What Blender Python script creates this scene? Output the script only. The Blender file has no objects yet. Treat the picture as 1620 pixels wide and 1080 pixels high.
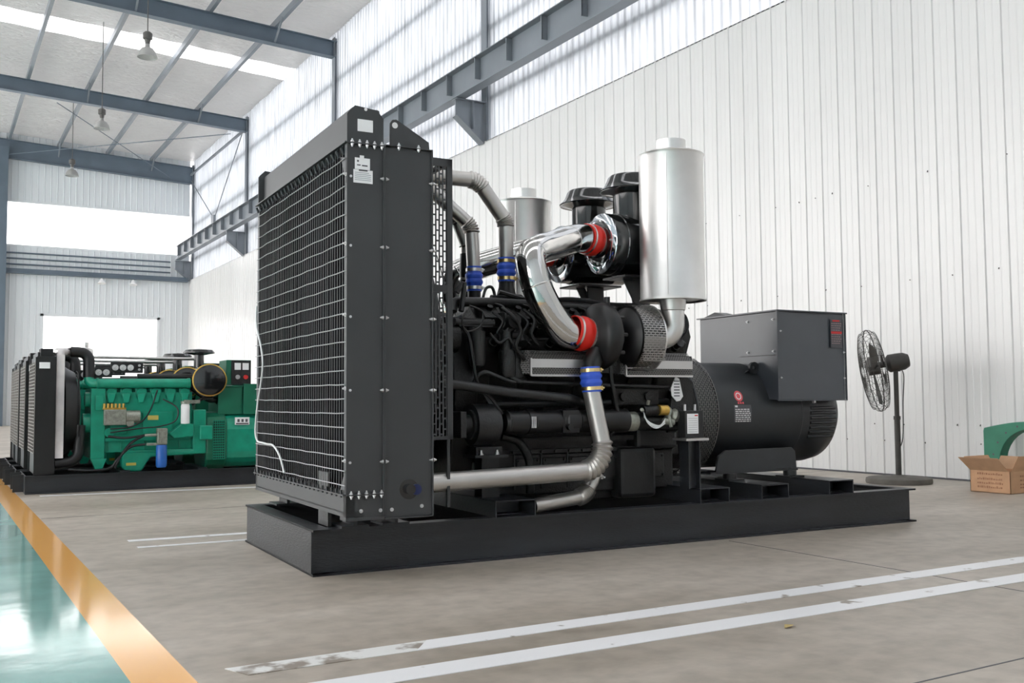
import bpy, bmesh, math, random
from mathutils import Vector, Matrix, Quaternion
random.seed(7)
SC = bpy.context.scene
COL = SC.collection
PI = math.pi

# ---------------------------------------------------------------- camera
CAM_H = 0.95
yaw, pitch, roll, FPX = 0.533269, 0.0587392, 0.0065118, 1562.5
def cam_axes():
    c, s = math.cos(yaw), math.sin(yaw)
    fwd = Vector((s, c, 0)); right = Vector((c, -s, 0)); down = Vector((0, 0, -1))
    f2 = fwd*math.cos(pitch) - down*math.sin(pitch)
    d2 = down*math.cos(pitch) + fwd*math.sin(pitch)
    r2 = right*math.cos(roll) + d2*math.sin(roll)
    d3 = d2*math.cos(roll) - right*math.sin(roll)
    return r2, d3, f2
r_, d_, f_ = cam_axes()
cd = bpy.data.cameras.new('camera')
cam = bpy.data.objects.new('camera', cd); COL.objects.link(cam)
cd.sensor_width = 36.0; cd.lens = FPX/1620*36.0; cd.clip_end = 300; cd.clip_start = 0.05
cam.matrix_world = Matrix(((r_.x, -d_.x, -f_.x, 0), (r_.y, -d_.y, -f_.y, 0), (r_.z, -d_.z, -f_.z, CAM_H), (0, 0, 0, 1)))
SC.camera = cam

# ---------------------------------------------------------------- world, light, exposure
w = bpy.data.worlds.new('daylight'); SC.world = w; w.use_nodes = True
bg = w.node_tree.nodes['Background']
bg.inputs['Color'].default_value = (1.0, 0.972, 0.965, 1); bg.inputs['Strength'].default_value = 1.75
SC.view_settings.view_transform = 'Standard'
SC.view_settings.look = 'None'
SC.view_settings.exposure = 1.42
SC.view_settings.gamma = 1.0
SC.view_settings.use_curve_mapping = False

# ---------------------------------------------------------------- materials
def nodes(name):
    m = bpy.data.materials.new(name); m.use_nodes = True
    nt = m.node_tree
    return m, nt, nt.nodes['Principled BSDF']
def N(nt, t, **kw):
    n = nt.nodes.new(t)
    for k, v in kw.items(): setattr(n, k, v)
    return n
def mat(name, col, rough=0.5, metal=0.0, var=0.12, scale=6.0, bump=0.0, bscale=60.0, coat=0.0, spec=0.5, stretch=(1, 1, 1), rvar=0.0):
    m, nt, b = nodes(name)
    b.inputs['Roughness'].default_value = rough; b.inputs['Metallic'].default_value = metal
    b.inputs['Coat Weight'].default_value = coat; b.inputs['Coat Roughness'].default_value = 0.08
    b.inputs['Specular IOR Level'].default_value = spec
    tc = N(nt, 'ShaderNodeTexCoord'); mp = N(nt, 'ShaderNodeMapping'); mp.inputs['Scale'].default_value = stretch
    nt.links.new(tc.outputs['Object'], mp.inputs['Vector'])
    if var > 0 or rvar > 0:
        no = N(nt, 'ShaderNodeTexNoise'); no.inputs['Scale'].default_value = scale; no.inputs['Detail'].default_value = 5
        nt.links.new(mp.outputs[0], no.inputs['Vector'])
    if var > 0:
        r = N(nt, 'ShaderNodeValToRGB')
        r.color_ramp.elements[0].position = 0.3; r.color_ramp.elements[1].position = 0.7
        r.color_ramp.elements[0].color = tuple(max(0, c*(1-var)) for c in col) + (1,)
        r.color_ramp.elements[1].color = tuple(min(1, c*(1+var)) for c in col) + (1,)
        nt.links.new(no.outputs['Fac'], r.inputs['Fac']); nt.links.new(r.outputs['Color'], b.inputs['Base Color'])
    else:
        b.inputs['Base Color'].default_value = tuple(col) + (1,)
    if rvar > 0:
        mr = N(nt, 'ShaderNodeMapRange'); mr.inputs['To Min'].default_value = max(0, rough-rvar); mr.inputs['To Max'].default_value = rough+rvar
        nt.links.new(no.outputs['Fac'], mr.inputs['Value']); nt.links.new(mr.outputs[0], b.inputs['Roughness'])
    if bump > 0:
        n2 = N(nt, 'ShaderNodeTexNoise'); n2.inputs['Scale'].default_value = bscale; n2.inputs['Detail'].default_value = 4
        nt.links.new(mp.outputs[0], n2.inputs['Vector'])
        bp = N(nt, 'ShaderNodeBump'); bp.inputs['Strength'].default_value = bump; bp.inputs['Distance'].default_value = 0.02
        nt.links.new(n2.outputs['Fac'], bp.inputs['Height']); nt.links.new(bp.outputs[0], b.inputs['Normal'])
    return m
def perf(name, col, rough, metal, bw=0.030, bh=0.0125, gap=0.005, off=0.5):
    """perforated sheet: slots cut through, laid out in the sheet's own metres (UV)"""
    m, nt, b = nodes(name)
    b.inputs['Base Color'].default_value = tuple(col)+(1,); b.inputs['Roughness'].default_value = rough; b.inputs['Metallic'].default_value = metal
    uv = N(nt, 'ShaderNodeUVMap')
    br = N(nt, 'ShaderNodeTexBrick'); br.offset = off
    br.inputs['Scale'].default_value = 1.0; br.inputs['Brick Width'].default_value = bw; br.inputs['Row Height'].default_value = bh
    br.inputs['Mortar Size'].default_value = gap/2; br.inputs['Mortar Smooth'].default_value = 0.0
    nt.links.new(uv.outputs[0], br.inputs['Vector'])
    tr = N(nt, 'ShaderNodeBsdfTransparent'); mx = N(nt, 'ShaderNodeMixShader')
    nt.links.new(br.outputs['Fac'], mx.inputs['Fac']); nt.links.new(tr.outputs[0], mx.inputs[1]); nt.links.new(b.outputs[0], mx.inputs[2])
    nt.links.new(mx.outputs[0], nt.nodes['Material Output'].inputs['Surface'])
    return m

M = {}
M['black'] = mat('black_grey_paint', (0.050, 0.052, 0.055), 0.42, 0, 0.08, 3, spec=0.45)
M['skid'] = mat('dark_skid_paint', (0.021, 0.0235, 0.028), 0.36, 0, 0.35, 2.2, bump=0.15, bscale=40, stretch=(0.6, 0.6, 4), spec=0.5)
M['engine'] = mat('engine_black', (0.0065, 0.007, 0.0075), 0.34, 0, 0.3, 14, bump=0.25, bscale=90, spec=0.45)
M['engine_grey'] = mat('engine_dark_grey', (0.018, 0.0185, 0.0195), 0.40, 0, 0.2, 8, bump=0.1, bscale=60)
M['rubber'] = mat('black_rubber', (0.008, 0.008, 0.009), 0.38, 0, 0.15, 10)
M['gloss'] = mat('gloss_black', (0.008, 0.009, 0.010), 0.12, 0, 0, coat=0.6, spec=0.6)
M['chrome'] = mat('polished_steel', (0.64, 0.63, 0.615), 0.10, 1, 0.06, 5, bump=0.12, bscale=7, rvar=0.04)
M['chrome_cap'] = mat('mirror_steel', (0.80, 0.84, 0.90), 0.06, 1, 0)
M['steel'] = mat('satin_steel', (0.78, 0.77, 0.755), 0.36, 1, 0.06, 4, rvar=0.06)
M['pipe'] = mat('dull_grey_tube', (0.56, 0.54, 0.515), 0.34, 0.85, 0.06, 5)
M['pipedark'] = mat('dull_grey_tube_grooves', (0.30, 0.28, 0.26), 0.4, 0.85, 0.05, 5)
M['red'] = mat('red_silicone', (0.78, 0.022, 0.012), 0.35, 0, 0.05)
M['blue'] = mat('blue_silicone', (0.045, 0.13, 0.74), 0.38, 0, 0.05)
M['gold'] = mat('zinc_gold', (0.80, 0.62, 0.30), 0.28, 1, 0.15, 30)
M['brass'] = mat('brass', (0.62, 0.40, 0.10), 0.35, 0.9, 0.15, 30)
M['zinc'] = mat('zinc_bolt', (0.75, 0.75, 0.76), 0.3, 0.9, 0.1, 30)
M['white'] = mat('white_label', (0.93, 0.93, 0.94), 0.5, 0, 0.03)
M['whiteplastic'] = mat('white_plastic', (0.78, 0.80, 0.80), 0.4, 0, 0.04)
M['ink'] = mat('printed_ink', (0.09, 0.09, 0.10), 0.6, 0, 0)
M['redink'] = mat('red_ink', (0.65, 0.03, 0.03), 0.5, 0, 0)
M['wire'] = mat('bright_wire', (0.40, 0.405, 0.42), 0.4, 0.4, 0.05)
M['fins'] = mat('radiator_fins', (0.004, 0.004, 0.007), 0.6, 0.0, 0.2, 40, spec=0.2)
M['genset_side'] = mat('alternator_paint', (0.024, 0.027, 0.030), 0.34, 0, 0.12, 3, spec=0.5)
M['box_paint'] = mat('terminal_box_paint', (0.056, 0.064, 0.076), 0.26, 0, 0.06, 3, spec=0.8)
M['perf_black'] = perf('perforated_black', (0.055, 0.057, 0.060), 0.45, 0, 0.060, 0.022, 0.010)
M['perf_ring'] = perf('perforated_ring', (0.15, 0.148, 0.14), 0.4, 0, 0.034, 0.0175, 0.0065)
M['perf_steel'] = perf('perforated_steel', (0.36, 0.35, 0.34), 0.35, 0.85, 0.034, 0.016, 0.008)
M['perf_dark'] = perf('perforated_cover', (0.16, 0.155, 0.15), 0.4, 0.6, 0.020, 0.012, 0.0065)
M['alu'] = mat('aluminium_strip', (0.66, 0.65, 0.64), 0.3, 0.9, 0.04)
M['green'] = mat('green_engine_enamel', (0.010, 0.30, 0.19), 0.30, 0, 0.15, 8, spec=0.5)
M['green_dk'] = mat('dark_green_paint', (0.010, 0.150, 0.085), 0.36, 0, 0.10, 5, spec=0.5)
M['green_arch'] = mat('green_casting_paint', (0.035, 0.22, 0.135), 0.5, 0, 0.12, 6)
M['cardboard'] = mat('cardboard', (0.56, 0.33, 0.19), 0.8, 0, 0.08, 9)
M['cardboard_in'] = mat('cardboard_inside', (0.44, 0.27, 0.16), 0.85, 0, 0.08, 9)
M['fan'] = mat('fan_dark_metal', (0.055, 0.052, 0.048), 0.5, 0.2, 0.2, 9)
M['fanbase'] = mat('dusty_cast_iron', (0.13, 0.12, 0.105), 0.75, 0, 0.2, 9)
M['beam'] = mat('blue_grey_steel', (0.115, 0.150, 0.190), 0.5, 0, 0.10, 1.5)
M['girder'] = mat('grey_crane_steel', (0.200, 0.222, 0.250), 0.45, 0, 0.12, 1.0)
M['rail'] = mat('rusty_rail', (0.20, 0.14, 0.13), 0.6, 0.3, 0.3, 4)
M['lamp'] = mat('lamp_aluminium', (0.36, 0.36, 0.35), 0.5, 0.2, 0.05)
M['lampdark'] = mat('lamp_ballast', (0.10, 0.095, 0.09), 0.5, 0.1, 0.05)
M['gauge'] = mat('gauge_face', (0.75, 0.75, 0.75), 0.4, 0, 0.0)
M['bluefilter'] = mat('blue_filter_can', (0.02, 0.13, 0.48), 0.3, 0, 0.05)
M['pump'] = mat('raw_aluminium', (0.34, 0.35, 0.30), 0.4, 0.6, 0.25, 30)
M['wall'] = mat('white_sheet_metal', (0.745, 0.742, 0.735), 0.34, 0.10, 0.04, 0.7, spec=0.5, stretch=(1, 1, 0.15))
M['endwall'] = mat('end_wall_sheet', (0.78, 0.81, 0.84), 0.5, 0, 0.04, 0.5, stretch=(1, 1, 0.1))

def glassy(name, col, fac):
    m, nt, b = nodes(name)
    b.inputs['Base Color'].default_value = col+(1,); b.inputs['Roughness'].default_value = 0.15
    tr = N(nt, 'ShaderNodeBsdfTransparent'); mx = N(nt, 'ShaderNodeMixShader'); mx.inputs['Fac'].default_value = fac
    nt.links.new(tr.outputs[0], mx.inputs[1]); nt.links.new(b.outputs[0], mx.inputs[2])
    nt.links.new(mx.outputs[0], nt.nodes['Material Output'].inputs['Surface'])
    return m
M['pane'] = glassy('window_glass', (0.9, 0.95, 0.96), 0.12)
def translucent(name, col, fac, streak=True):
    m, nt, b = nodes(name)
    tc = N(nt, 'ShaderNodeTexCoord'); mp = N(nt, 'ShaderNodeMapping'); mp.inputs['Scale'].default_value = (6, 6, 0.5)
    no = N(nt, 'ShaderNodeTexNoise'); no.inputs['Scale'].default_value = 1.5; no.inputs['Detail'].default_value = 6
    r = N(nt, 'ShaderNodeValToRGB'); r.color_ramp.elements[0].position = 0.3; r.color_ramp.elements[1].position = 0.62
    r.color_ramp.elements[0].color = tuple(c*0.70 for c in col)+(1,); r.color_ramp.elements[1].color = col+(1,)
    nt.links.new(tc.outputs['Object'], mp.inputs['Vector']); nt.links.new(mp.outputs[0], no.inputs['Vector']); nt.links.new(no.outputs['Fac'], r.inputs['Fac'])
    b.inputs['Roughness'].default_value = 0.35; nt.links.new(r.outputs[0], b.inputs['Base Color'])
    tl = N(nt, 'ShaderNodeBsdfTranslucent'); nt.links.new(r.outputs[0], tl.inputs['Color'])
    mx = N(nt, 'ShaderNodeMixShader'); mx.inputs['Fac'].default_value = fac
    nt.links.new(b.outputs[0], mx.inputs[1]); nt.links.new(tl.outputs[0], mx.inputs[2])
    nt.links.new(mx.outputs[0], nt.nodes['Material Output'].inputs['Surface'])
    return m
M['fibre'] = translucent('translucent_fibreglass', (0.56, 0.59, 0.63), 0.42)
M['skylight'] = translucent('skylight_sheet', (0.95, 0.97, 1.0), 0.8)
M['film'] = translucent('plastic_film', (0.85, 0.88, 0.93), 0.35)

# floor materials
def floor_mat():
    m, nt, b = nodes('worn_concrete')
    tc = N(nt, 'ShaderNodeTexCoord')
    n1 = N(nt, 'ShaderNodeTexNoise'); n1.inputs['Scale'].default_value = 0.7; n1.inputs['Detail'].default_value = 8; n1.inputs['Roughness'].default_value = 0.65
    mp = N(nt, 'ShaderNodeMapping'); mp.inputs['Scale'].default_value = (0.7, 1.8, 1); mp.inputs['Rotation'].default_value = (0, 0, -0.35)
    nt.links.new(tc.outputs['Object'], mp.inputs['Vector'])
    nt.links.new(mp.outputs[0], n1.inputs['Vector'])
    r = N(nt, 'ShaderNodeValToRGB')
    e = r.color_ramp.elements; e[0].position = 0.3; e[0].color = (0.29, 0.250, 0.200, 1); e[1].position = 0.72; e[1].color = (0.53, 0.475, 0.415, 1)
    nt.links.new(n1.outputs['Fac'], r.inputs['Fac'])
    n2 = N(nt, 'ShaderNodeTexNoise'); n2.inputs['Scale'].default_value = 9; n2.inputs['Detail'].default_value = 8
    nt.links.new(tc.outputs['Object'], n2.inputs['Vector'])
    r2 = N(nt, 'ShaderNodeValToRGB'); r2.color_ramp.elements[0].position = 0.25; r2.color_ramp.elements[0].color = (0.80, 0.80, 0.80, 1); r2.color_ramp.elements[1].position = 0.6; r2.color_ramp.elements[1].color = (1.05, 1.05, 1.05, 1)
    nt.links.new(n2.outputs['Fac'], r2.inputs['Fac'])
    mx = N(nt, 'ShaderNodeMix', data_type='RGBA', blend_type='MULTIPLY'); mx.inputs['Factor'].default_value = 1
    nt.links.new(r.outputs['Color'], mx.inputs['A']); nt.links.new(r2.outputs['Color'], mx.inputs['B'])
    nt.links.new(mx.outputs['Result'], b.inputs['Base Color'])
    mr = N(nt, 'ShaderNodeMapRange'); mr.inputs['To Min'].default_value = 0.34; mr.inputs['To Max'].default_value = 0.60
    nt.links.new(n1.outputs['Fac'], mr.inputs['Value']); nt.links.new(mr.outputs[0], b.inputs['Roughness'])
    bp = N(nt, 'ShaderNodeBump'); bp.inputs['Strength'].default_value = 0.12; bp.inputs['Distance'].default_value = 0.01
    nt.links.new(n2.outputs['Fac'], bp.inputs['Height']); nt.links.new(bp.outputs[0], b.inputs['Normal'])
    return m
M['concrete'] = floor_mat()
M['epoxy'] = mat('green_epoxy', (0.26, 0.50, 0.46), 0.09, 0, 0.30, 1.3, bump=0.06, bscale=3, spec=0.9, rvar=0.06)
def worn_paint(name, col, thr, rough=0.35, sc=7.0):
    m, nt, b = nodes(name)
    b.inputs['Roughness'].default_value = rough
    tc = N(nt, 'ShaderNodeTexCoord'); no = N(nt, 'ShaderNodeTexNoise'); no.inputs['Scale'].default_value = sc; no.inputs['Detail'].default_value = 9
    nt.links.new(tc.outputs['Object'], no.inputs['Vector'])
    r = N(nt, 'ShaderNodeValToRGB'); r.color_ramp.elements[0].position = thr; r.color_ramp.elements[1].position = thr+0.06
    r.color_ramp.elements[0].color = (0.30, 0.26, 0.22, 1); r.color_ramp.elements[1].color = col+(1,)
    nt.links.new(no.outputs['Fac'], r.inputs['Fac']); nt.links.new(r.outputs[0], b.inputs['Base Color'])
    return m
M['orange'] = worn_paint('orange_floor_paint', (0.95, 0.50, 0.15), 0.24, 0.12, 5)
M['linewhite'] = worn_paint('white_floor_paint', (0.86, 0.86, 0.87), 0.31, 0.35, 8)
M['lineworn'] = worn_paint('worn_white_floor_paint', (0.78, 0.78, 0.76), 0.42, 0.4, 5)
def foil_mat():
    m, nt, b = nodes('insulation_foil')
    b.inputs['Base Color'].default_value = (0.97, 0.955, 0.94, 1); b.inputs['Metallic'].default_value = 0.0; b.inputs['Roughness'].default_value = 0.28
    tc = N(nt, 'ShaderNodeTexCoord'); mp = N(nt, 'ShaderNodeMapping'); mp.inputs['Scale'].default_value = (0.9, 6.5, 1); mp.inputs['Rotation'].default_value = (0, 0, 0.05)
    no = N(nt, 'ShaderNodeTexNoise'); no.inputs['Scale'].default_value = 1.6; no.inputs['Detail'].default_value = 5; no.inputs['Distortion'].default_value = 2.0
    nt.links.new(tc.outputs['Object'], mp.inputs['Vector']); nt.links.new(mp.outputs[0], no.inputs['Vector'])
    bp = N(nt, 'ShaderNodeBump'); bp.inputs['Strength'].default_value = 1.0; bp.inputs['Distance'].default_value = 0.9
    nt.links.new(no.outputs['Fac'], bp.inputs['Height']); nt.links.new(bp.outputs[0], b.inputs['Normal'])
    tl = N(nt, 'ShaderNodeBsdfTranslucent'); tl.inputs['Color'].default_value = (0.95, 0.95, 0.95, 1); mx = N(nt, 'ShaderNodeMixShader'); mx.inputs['Fac'].default_value = 0.07  # slight translucency added so the ceiling looks brighter
    nt.links.new(b.outputs[0], mx.inputs[1]); nt.links.new(tl.outputs[0], mx.inputs[2]); nt.links.new(mx.outputs[0], nt.nodes['Material Output'].inputs['Surface'])
    return m
M['foil'] = foil_mat()

# ---------------------------------------------------------------- mesh builder
class MB:
    def __init__(s): s.v = []; s.f = []; s.sm = []; s.mi = []; s.uv = []; s.cur = 0
    def _add(s, vs, fs, smooth=False, uvs=None):
        o = len(s.v); s.v += [tuple(p) for p in vs]
        for k, f in enumerate(fs):
            s.f.append([i+o for i in f]); s.sm.append(smooth); s.mi.append(s.cur)
            s.uv.append(uvs[k] if uvs else None)
        return s
    def mat(s, i): s.cur = i; return s
    def box(s, a, b):
        x0, y0, z0 = a; x1, y1, z1 = b
        vs = [(x0,y0,z0),(x1,y0,z0),(x1,y1,z0),(x0,y1,z0),(x0,y0,z1),(x1,y0,z1),(x1,y1,z1),(x0,y1,z1)]
        return s._add(vs, [(3,2,1,0),(4,5,6,7),(0,1,5,4),(1,2,6,5),(2,3,7,6),(3,0,4,7)])
    def bar(s, p, q, w, h, up=(0,0,1)):
        """rectangular bar from p to q, w wide, h along up"""
        p = Vector(p); q = Vector(q); d = (q-p).normalized(); u = Vector(up)
        sd = d.cross(u)
        if sd.length < 1e-4: sd = d.cross(Vector((0,1,0)))
        sd.normalize(); u = sd.cross(d).normalized()
        vs = []
        for c in (p, q):
            for a, b in ((-1,-1),(1,-1),(1,1),(-1,1)): vs.append(c+sd*a*w/2+u*b*h/2)
        return s._add(vs, [(3,2,1,0),(4,5,6,7),(0,1,5,4),(1,2,6,5),(2,3,7,6),(3,0,4,7)])
    def prism(s, pts, axis, a, b):
        """polygon pts (2D) extruded along axis from a to b. axis x: pts=(y,z); y: (x,z); z: (x,y)"""
        def P(p, t): return {'x': (t, p[0], p[1]), 'y': (p[0], t, p[1]), 'z': (p[0], p[1], t)}[axis]
        n = len(pts); vs = [P(p, a) for p in pts] + [P(p, b) for p in pts]
        fs = [tuple(range(n))[::-1], tuple(range(n, 2*n))] + [(i, (i+1) % n, (i+1) % n+n, i+n) for i in range(n)]
        return s._add(vs, fs)
    def tube(s, pts, r, n=16, caps=True, radii=None, smooth=True, uv=False):
        pts = [Vector(p) for p in pts]; k = len(pts)
        rad = radii or [r]*k
        T = []
        for i in range(k):
            a = pts[max(0, i-1)]; b = pts[min(k-1, i+1)]
            T.append((b-a).normalized() if (b-a).length > 1e-9 else (T[-1] if T else Vector((0,0,1))))
        u = T[0].orthogonal().normalized(); rings = []; vs = []
        L = 0; Ls = []
        for i in range(k):
            if i: L += (pts[i]-pts[i-1]).length
            Ls.append(L)
            u = (u - T[i]*u.dot(T[i])); u.normalize(); v = T[i].cross(u)
            for j in range(n):
                a = 2*PI*j/n; vs.append(pts[i]+(u*math.cos(a)+v*math.sin(a))*rad[i])
        fs = []; uvs = []
        for i in range(k-1):
            for j in range(n):
                j2 = (j+1) % n
                fs.append((i*n+j, i*n+j2, (i+1)*n+j2, (i+1)*n+j))
                c = 2*PI*rad[i]/n
                uvs.append([(j*c, Ls[i]), ((j+1)*c, Ls[i]), ((j+1)*c, Ls[i+1]), (j*c, Ls[i+1])])
        s._add(vs, fs, smooth, uvs if uv else None)
        if caps:
            o = len(s.v)
            s._add(vs[:n], [tuple(range(n))[::-1]]); s._add(vs[-n:], [tuple(range(n))])
        return s
    def cyl(s, p, q, r, r2=None, n=24, caps=True, uv=False):
        return s.tube([p, q], r, n, caps, [r, r2 if r2 is not None else r], True, uv)
    def lathe(s, prof, o, axis=(0,0,1), n=32, smooth=True):
        """prof: list of (radius, height) along axis from o"""
        o = Vector(o); ax = Vector(axis).normalized(); u = ax.orthogonal().normalized(); v = ax.cross(u)
        vs = []
        for r, h in prof:
            for j in range(n):
                a = 2*PI*j/n; vs.append(o+ax*h+(u*math.cos(a)+v*math.sin(a))*max(r, 1e-4))
        fs = [(i*n+j, i*n+(j+1) % n, (i+1)*n+(j+1) % n, (i+1)*n+j) for i in range(len(prof)-1) for j in range(n)]
        return s._add(vs, fs, smooth)
    def quad(s, o, U, V, uv=True):
        o = Vector(o); U = Vector(U); V = Vector(V); a, b = U.length, V.length
        return s._add([o, o+U, o+U+V, o+V], [(0,1,2,3)], False, [[(0,0),(a,0),(a,b),(0,b)]] if uv else None)
    def build(s, name, mats, parent=None, bevel=0.0, seg=2):
        me = bpy.data.meshes.new(name); me.from_pydata(s.v, [], s.f)
        if not isinstance(mats, (list, tuple)): mats = [mats]
        for m in mats: me.materials.append(M[m] if isinstance(m, str) else m)
        for p, a, b in zip(me.polygons, s.sm, s.mi): p.use_smooth = a; p.material_index = b
        if any(u is not None for u in s.uv):
            l = me.uv_layers.new(name='UVMap')
            for p, u in zip(me.polygons, s.uv):
                if u:
                    for li, c in zip(p.loop_indices, u): l.data[li].uv = c
        me.validate(); me.update()
        o = bpy.data.objects.new(name, me); COL.objects.link(o)
        if parent: o.parent = parent
        if any(s.sm):
            try: me.set_sharp_from_angle(angle=math.radians(38))
            except Exception: pass
        if bevel > 0:
            b = o.modifiers.new('bevel', 'BEVEL'); b.width = bevel; b.segments = seg; b.limit_method = 'ANGLE'; b.angle_limit = math.radians(40)
        return o

def arc_path(pts, rads, n=10):
    """polyline with corners rounded to the given radii"""
    P = [Vector(p) for p in pts]; out = [P[0]]
    for i in range(1, len(P)-1):
        a = (P[i-1]-P[i]); b = (P[i+1]-P[i]); la, lb = a.length, b.length; a.normalize(); b.normalize()
        ang = a.angle(b); R = rads[i-1] if isinstance(rads, (list, tuple)) else rads
        t = min(R/math.tan(ang/2), la*0.49, lb*0.49)
        p0 = P[i]+a*t; p1 = P[i]+b*t
        nrm = a.cross(b)
        if nrm.length < 1e-6: out += [p0.lerp(p1, k/n) for k in range(n+1)]; continue
        nrm.normalize(); c = P[i]+(a+b).normalized()*(t/math.cos(ang/2)); tot = PI-ang
        for k in range(n+1):
            out.append(c+Quaternion(nrm, -tot*k/n) @ (p0-c))
    out.append(P[-1]); return out
def spline(pts, n=8):
    P = [Vector(p) for p in pts]; out = []
    for i in range(len(P)-1):
        p0 = P[max(0, i-1)]; p1 = P[i]; p2 = P[i+1]; p3 = P[min(len(P)-1, i+2)]
        for k in range(n):
            t = k/n
            out.append(0.5*((2*p1)+(p2-p0)*t+(2*p0-5*p1+4*p2-p3)*t*t+(3*p1-p0-3*p2+p3)*t**3))
    out.append(P[-1]); return out

def tag(o, label=None, cat=None, group=None, kind=None):
    if label: o['label'] = label
    if cat: o['category'] = cat
    if group: o['group'] = group
    if kind: o['kind'] = kind
    return o
def empty(name, loc=(0,0,0), rz=0.0):
    o = bpy.data.objects.new(name, None); COL.objects.link(o); o.location = loc; o.rotation_euler = (0, 0, rz); o.empty_display_size = 0.2
    return o
def kids(o): return [c for c in list(COL.objects) if c.parent == o]
def copy_tree(o, parent=None):
    c = o.copy(); COL.objects.link(c)
    if parent: c.parent = parent
    for ch in kids(o): copy_tree(ch, c)
    return c
def struct(o, label=None): o['kind'] = 'structure'; return tag(o, label)
def dup(o, off):
    c = o.copy(); COL.objects.link(c); c.location = Vector(o.location)+Vector(off); return c

# ================================================================ THE HALL
WX = 10.11; YE = 46.1; Y0 = 1.0
def roofz(x): return 11.95 + 0.045*(WX-x)
# floor
f = MB(); f.quad((0.81, -12, 0), (16, 0, 0), (0, 72, 0)); struct(f.build('floor', 'concrete'), 'worn grey brown concrete floor of the hall')
f = MB(); f.quad((-12, -12, 0), (12.615, 0, 0), (0, 72, 0)); struct(f.build('floor_aisle', 'epoxy'), 'glossy pale green epoxy aisle floor')
f = MB(); f.quad((0.615, -12, 0), (0.195, 0, 0), (0, 72, 0)); struct(f.build('trim_1', 'orange'), 'orange painted stripe between green aisle and concrete')
def line(n, pts, lab):
    m = MB(); m.prism(pts, 'z', 0.0005, 0.0035); struct(m.build(n, 'linewhite'), lab)
line('trim_2', [(1.72, 3.594), (1.62, 3.469), (9.9, 3.40), (9.9, 3.53)], 'upper of two white painted lines in front of the black generator')
m = MB(); m.prism([(0.93, 3.60), (0.98, 3.475), (1.62, 3.469), (1.72, 3.594)], 'z', 0.0005, 0.003); struct(m.build('trim_12', 'lineworn'), 'worn faded left end of the upper white floor line')
line('trim_3', [(1.12, 3.268), (1.18, 3.124), (9.9, 3.04), (9.9, 3.18)], 'lower of two white painted lines in front of the black generator')
line('trim_4', [(1.2, 7.17), (1.2, 7.26), (3.6, 7.12), (3.6, 7.04)], 'white painted line reaching under the radiator end of the black skid')
line('trim_5', [(1.2, 6.83), (1.2, 6.89), (3.6, 6.77), (3.6, 6.71)], 'faint white painted line left of the black skid')
line('trim_6', [(1.0, 11.12), (1.0, 11.21), (9.5, 10.3), (9.5, 10.2)], 'white painted line along the green generator')
# expansion joints
for k, yy in enumerate((2.2, 9.0)):
    m = MB(); m.box((0.82, yy, 0), (10, yy+0.008, 0.001)); struct(m.build('floor_joint', 'ink'))
m = MB(); m.box((4.62, -2, 0), (4.628, 5.0, 0.0012)); struct(m.build('floor_joint', 'ink'))

# right wall, lower ribbed sheet
def ribbed(y0, y1, x, z0, z1, pitch, depth, rw, phase=0.0, sub=True):
    m = MB(); prof = []; y = y0+phase
    prof.append((y0, 0))
    while y < y1-rw*2:
        prof += [(y, 0), (y+rw*0.28, depth), (y+rw*0.72, depth), (y+rw, 0)]
        if sub:
            for q in (0.36, 0.68):
                yc = y+pitch*q; prof += [(yc, 0), (yc+0.012, depth*0.22), (yc+0.024, 0)]
        y += pitch
    prof.append((y1, 0)); n = len(prof)
    vs = [(x-d, yy, z0) for yy, d in prof]+[(x-d, yy, z1) for yy, d in prof]
    m._add(vs, [(i, i+1, i+1+n, i+n) for i in range(n-1)])
    return m
wr = ribbed(-6, YE, WX, 0.02, 6.46, 0.286, 0.014, 0.040, 0.14).build('wall_right', 'wall')
struct(wr, 'white ribbed sheet metal wall on the right side of the hall')
m = MB(); m.box((WX, -6, 6.44), (WX+0.16, YE, 6.46)); struct(m.build('trim_7', 'wall'))
m = MB(); m.box((WX+0.02, -6, 0), (WX+0.1, YE, 0.05)); struct(m.build('baseboard_right', 'beam'))
wu = ribbed(-6, YE, WX+0.14, 6.46, 12.2, 0.20, 0.030, 0.06, 0.0, False).build('wall_right_upper', 'fibre')
struct(wu, 'translucent fibreglass upper wall above the crane girder')
# girts behind the translucent sheet
for z in (7.35, 8.9, 10.4):
    m = MB(); m.box((WX+0.20, -6, z), (WX+0.32, YE, z+0.14)); struct(m.build('trim_8', 'beam'))
# screws on the sheet
m = MB()
for z in (0.42, 0.62, 2.35, 3.6):
    y = 4.0
    while y < 14:
        yy = y+random.choice((0, 0.286, 0.143)); m.cyl((WX-0.004, yy, z+random.uniform(-0.02, 0.02)), (WX-0.012, yy, z), 0.006, n=6); y += random.choice((0.572, 0.286, 0.858))
tag(m.build('wall_screw', 'fan'), kind='structure')
# dark strip along the wall base
m = MB(); m.box((WX-0.02, 0, 0), (WX, YE, 0.02)); struct(m.build('trim_9', 'ink'))

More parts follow.
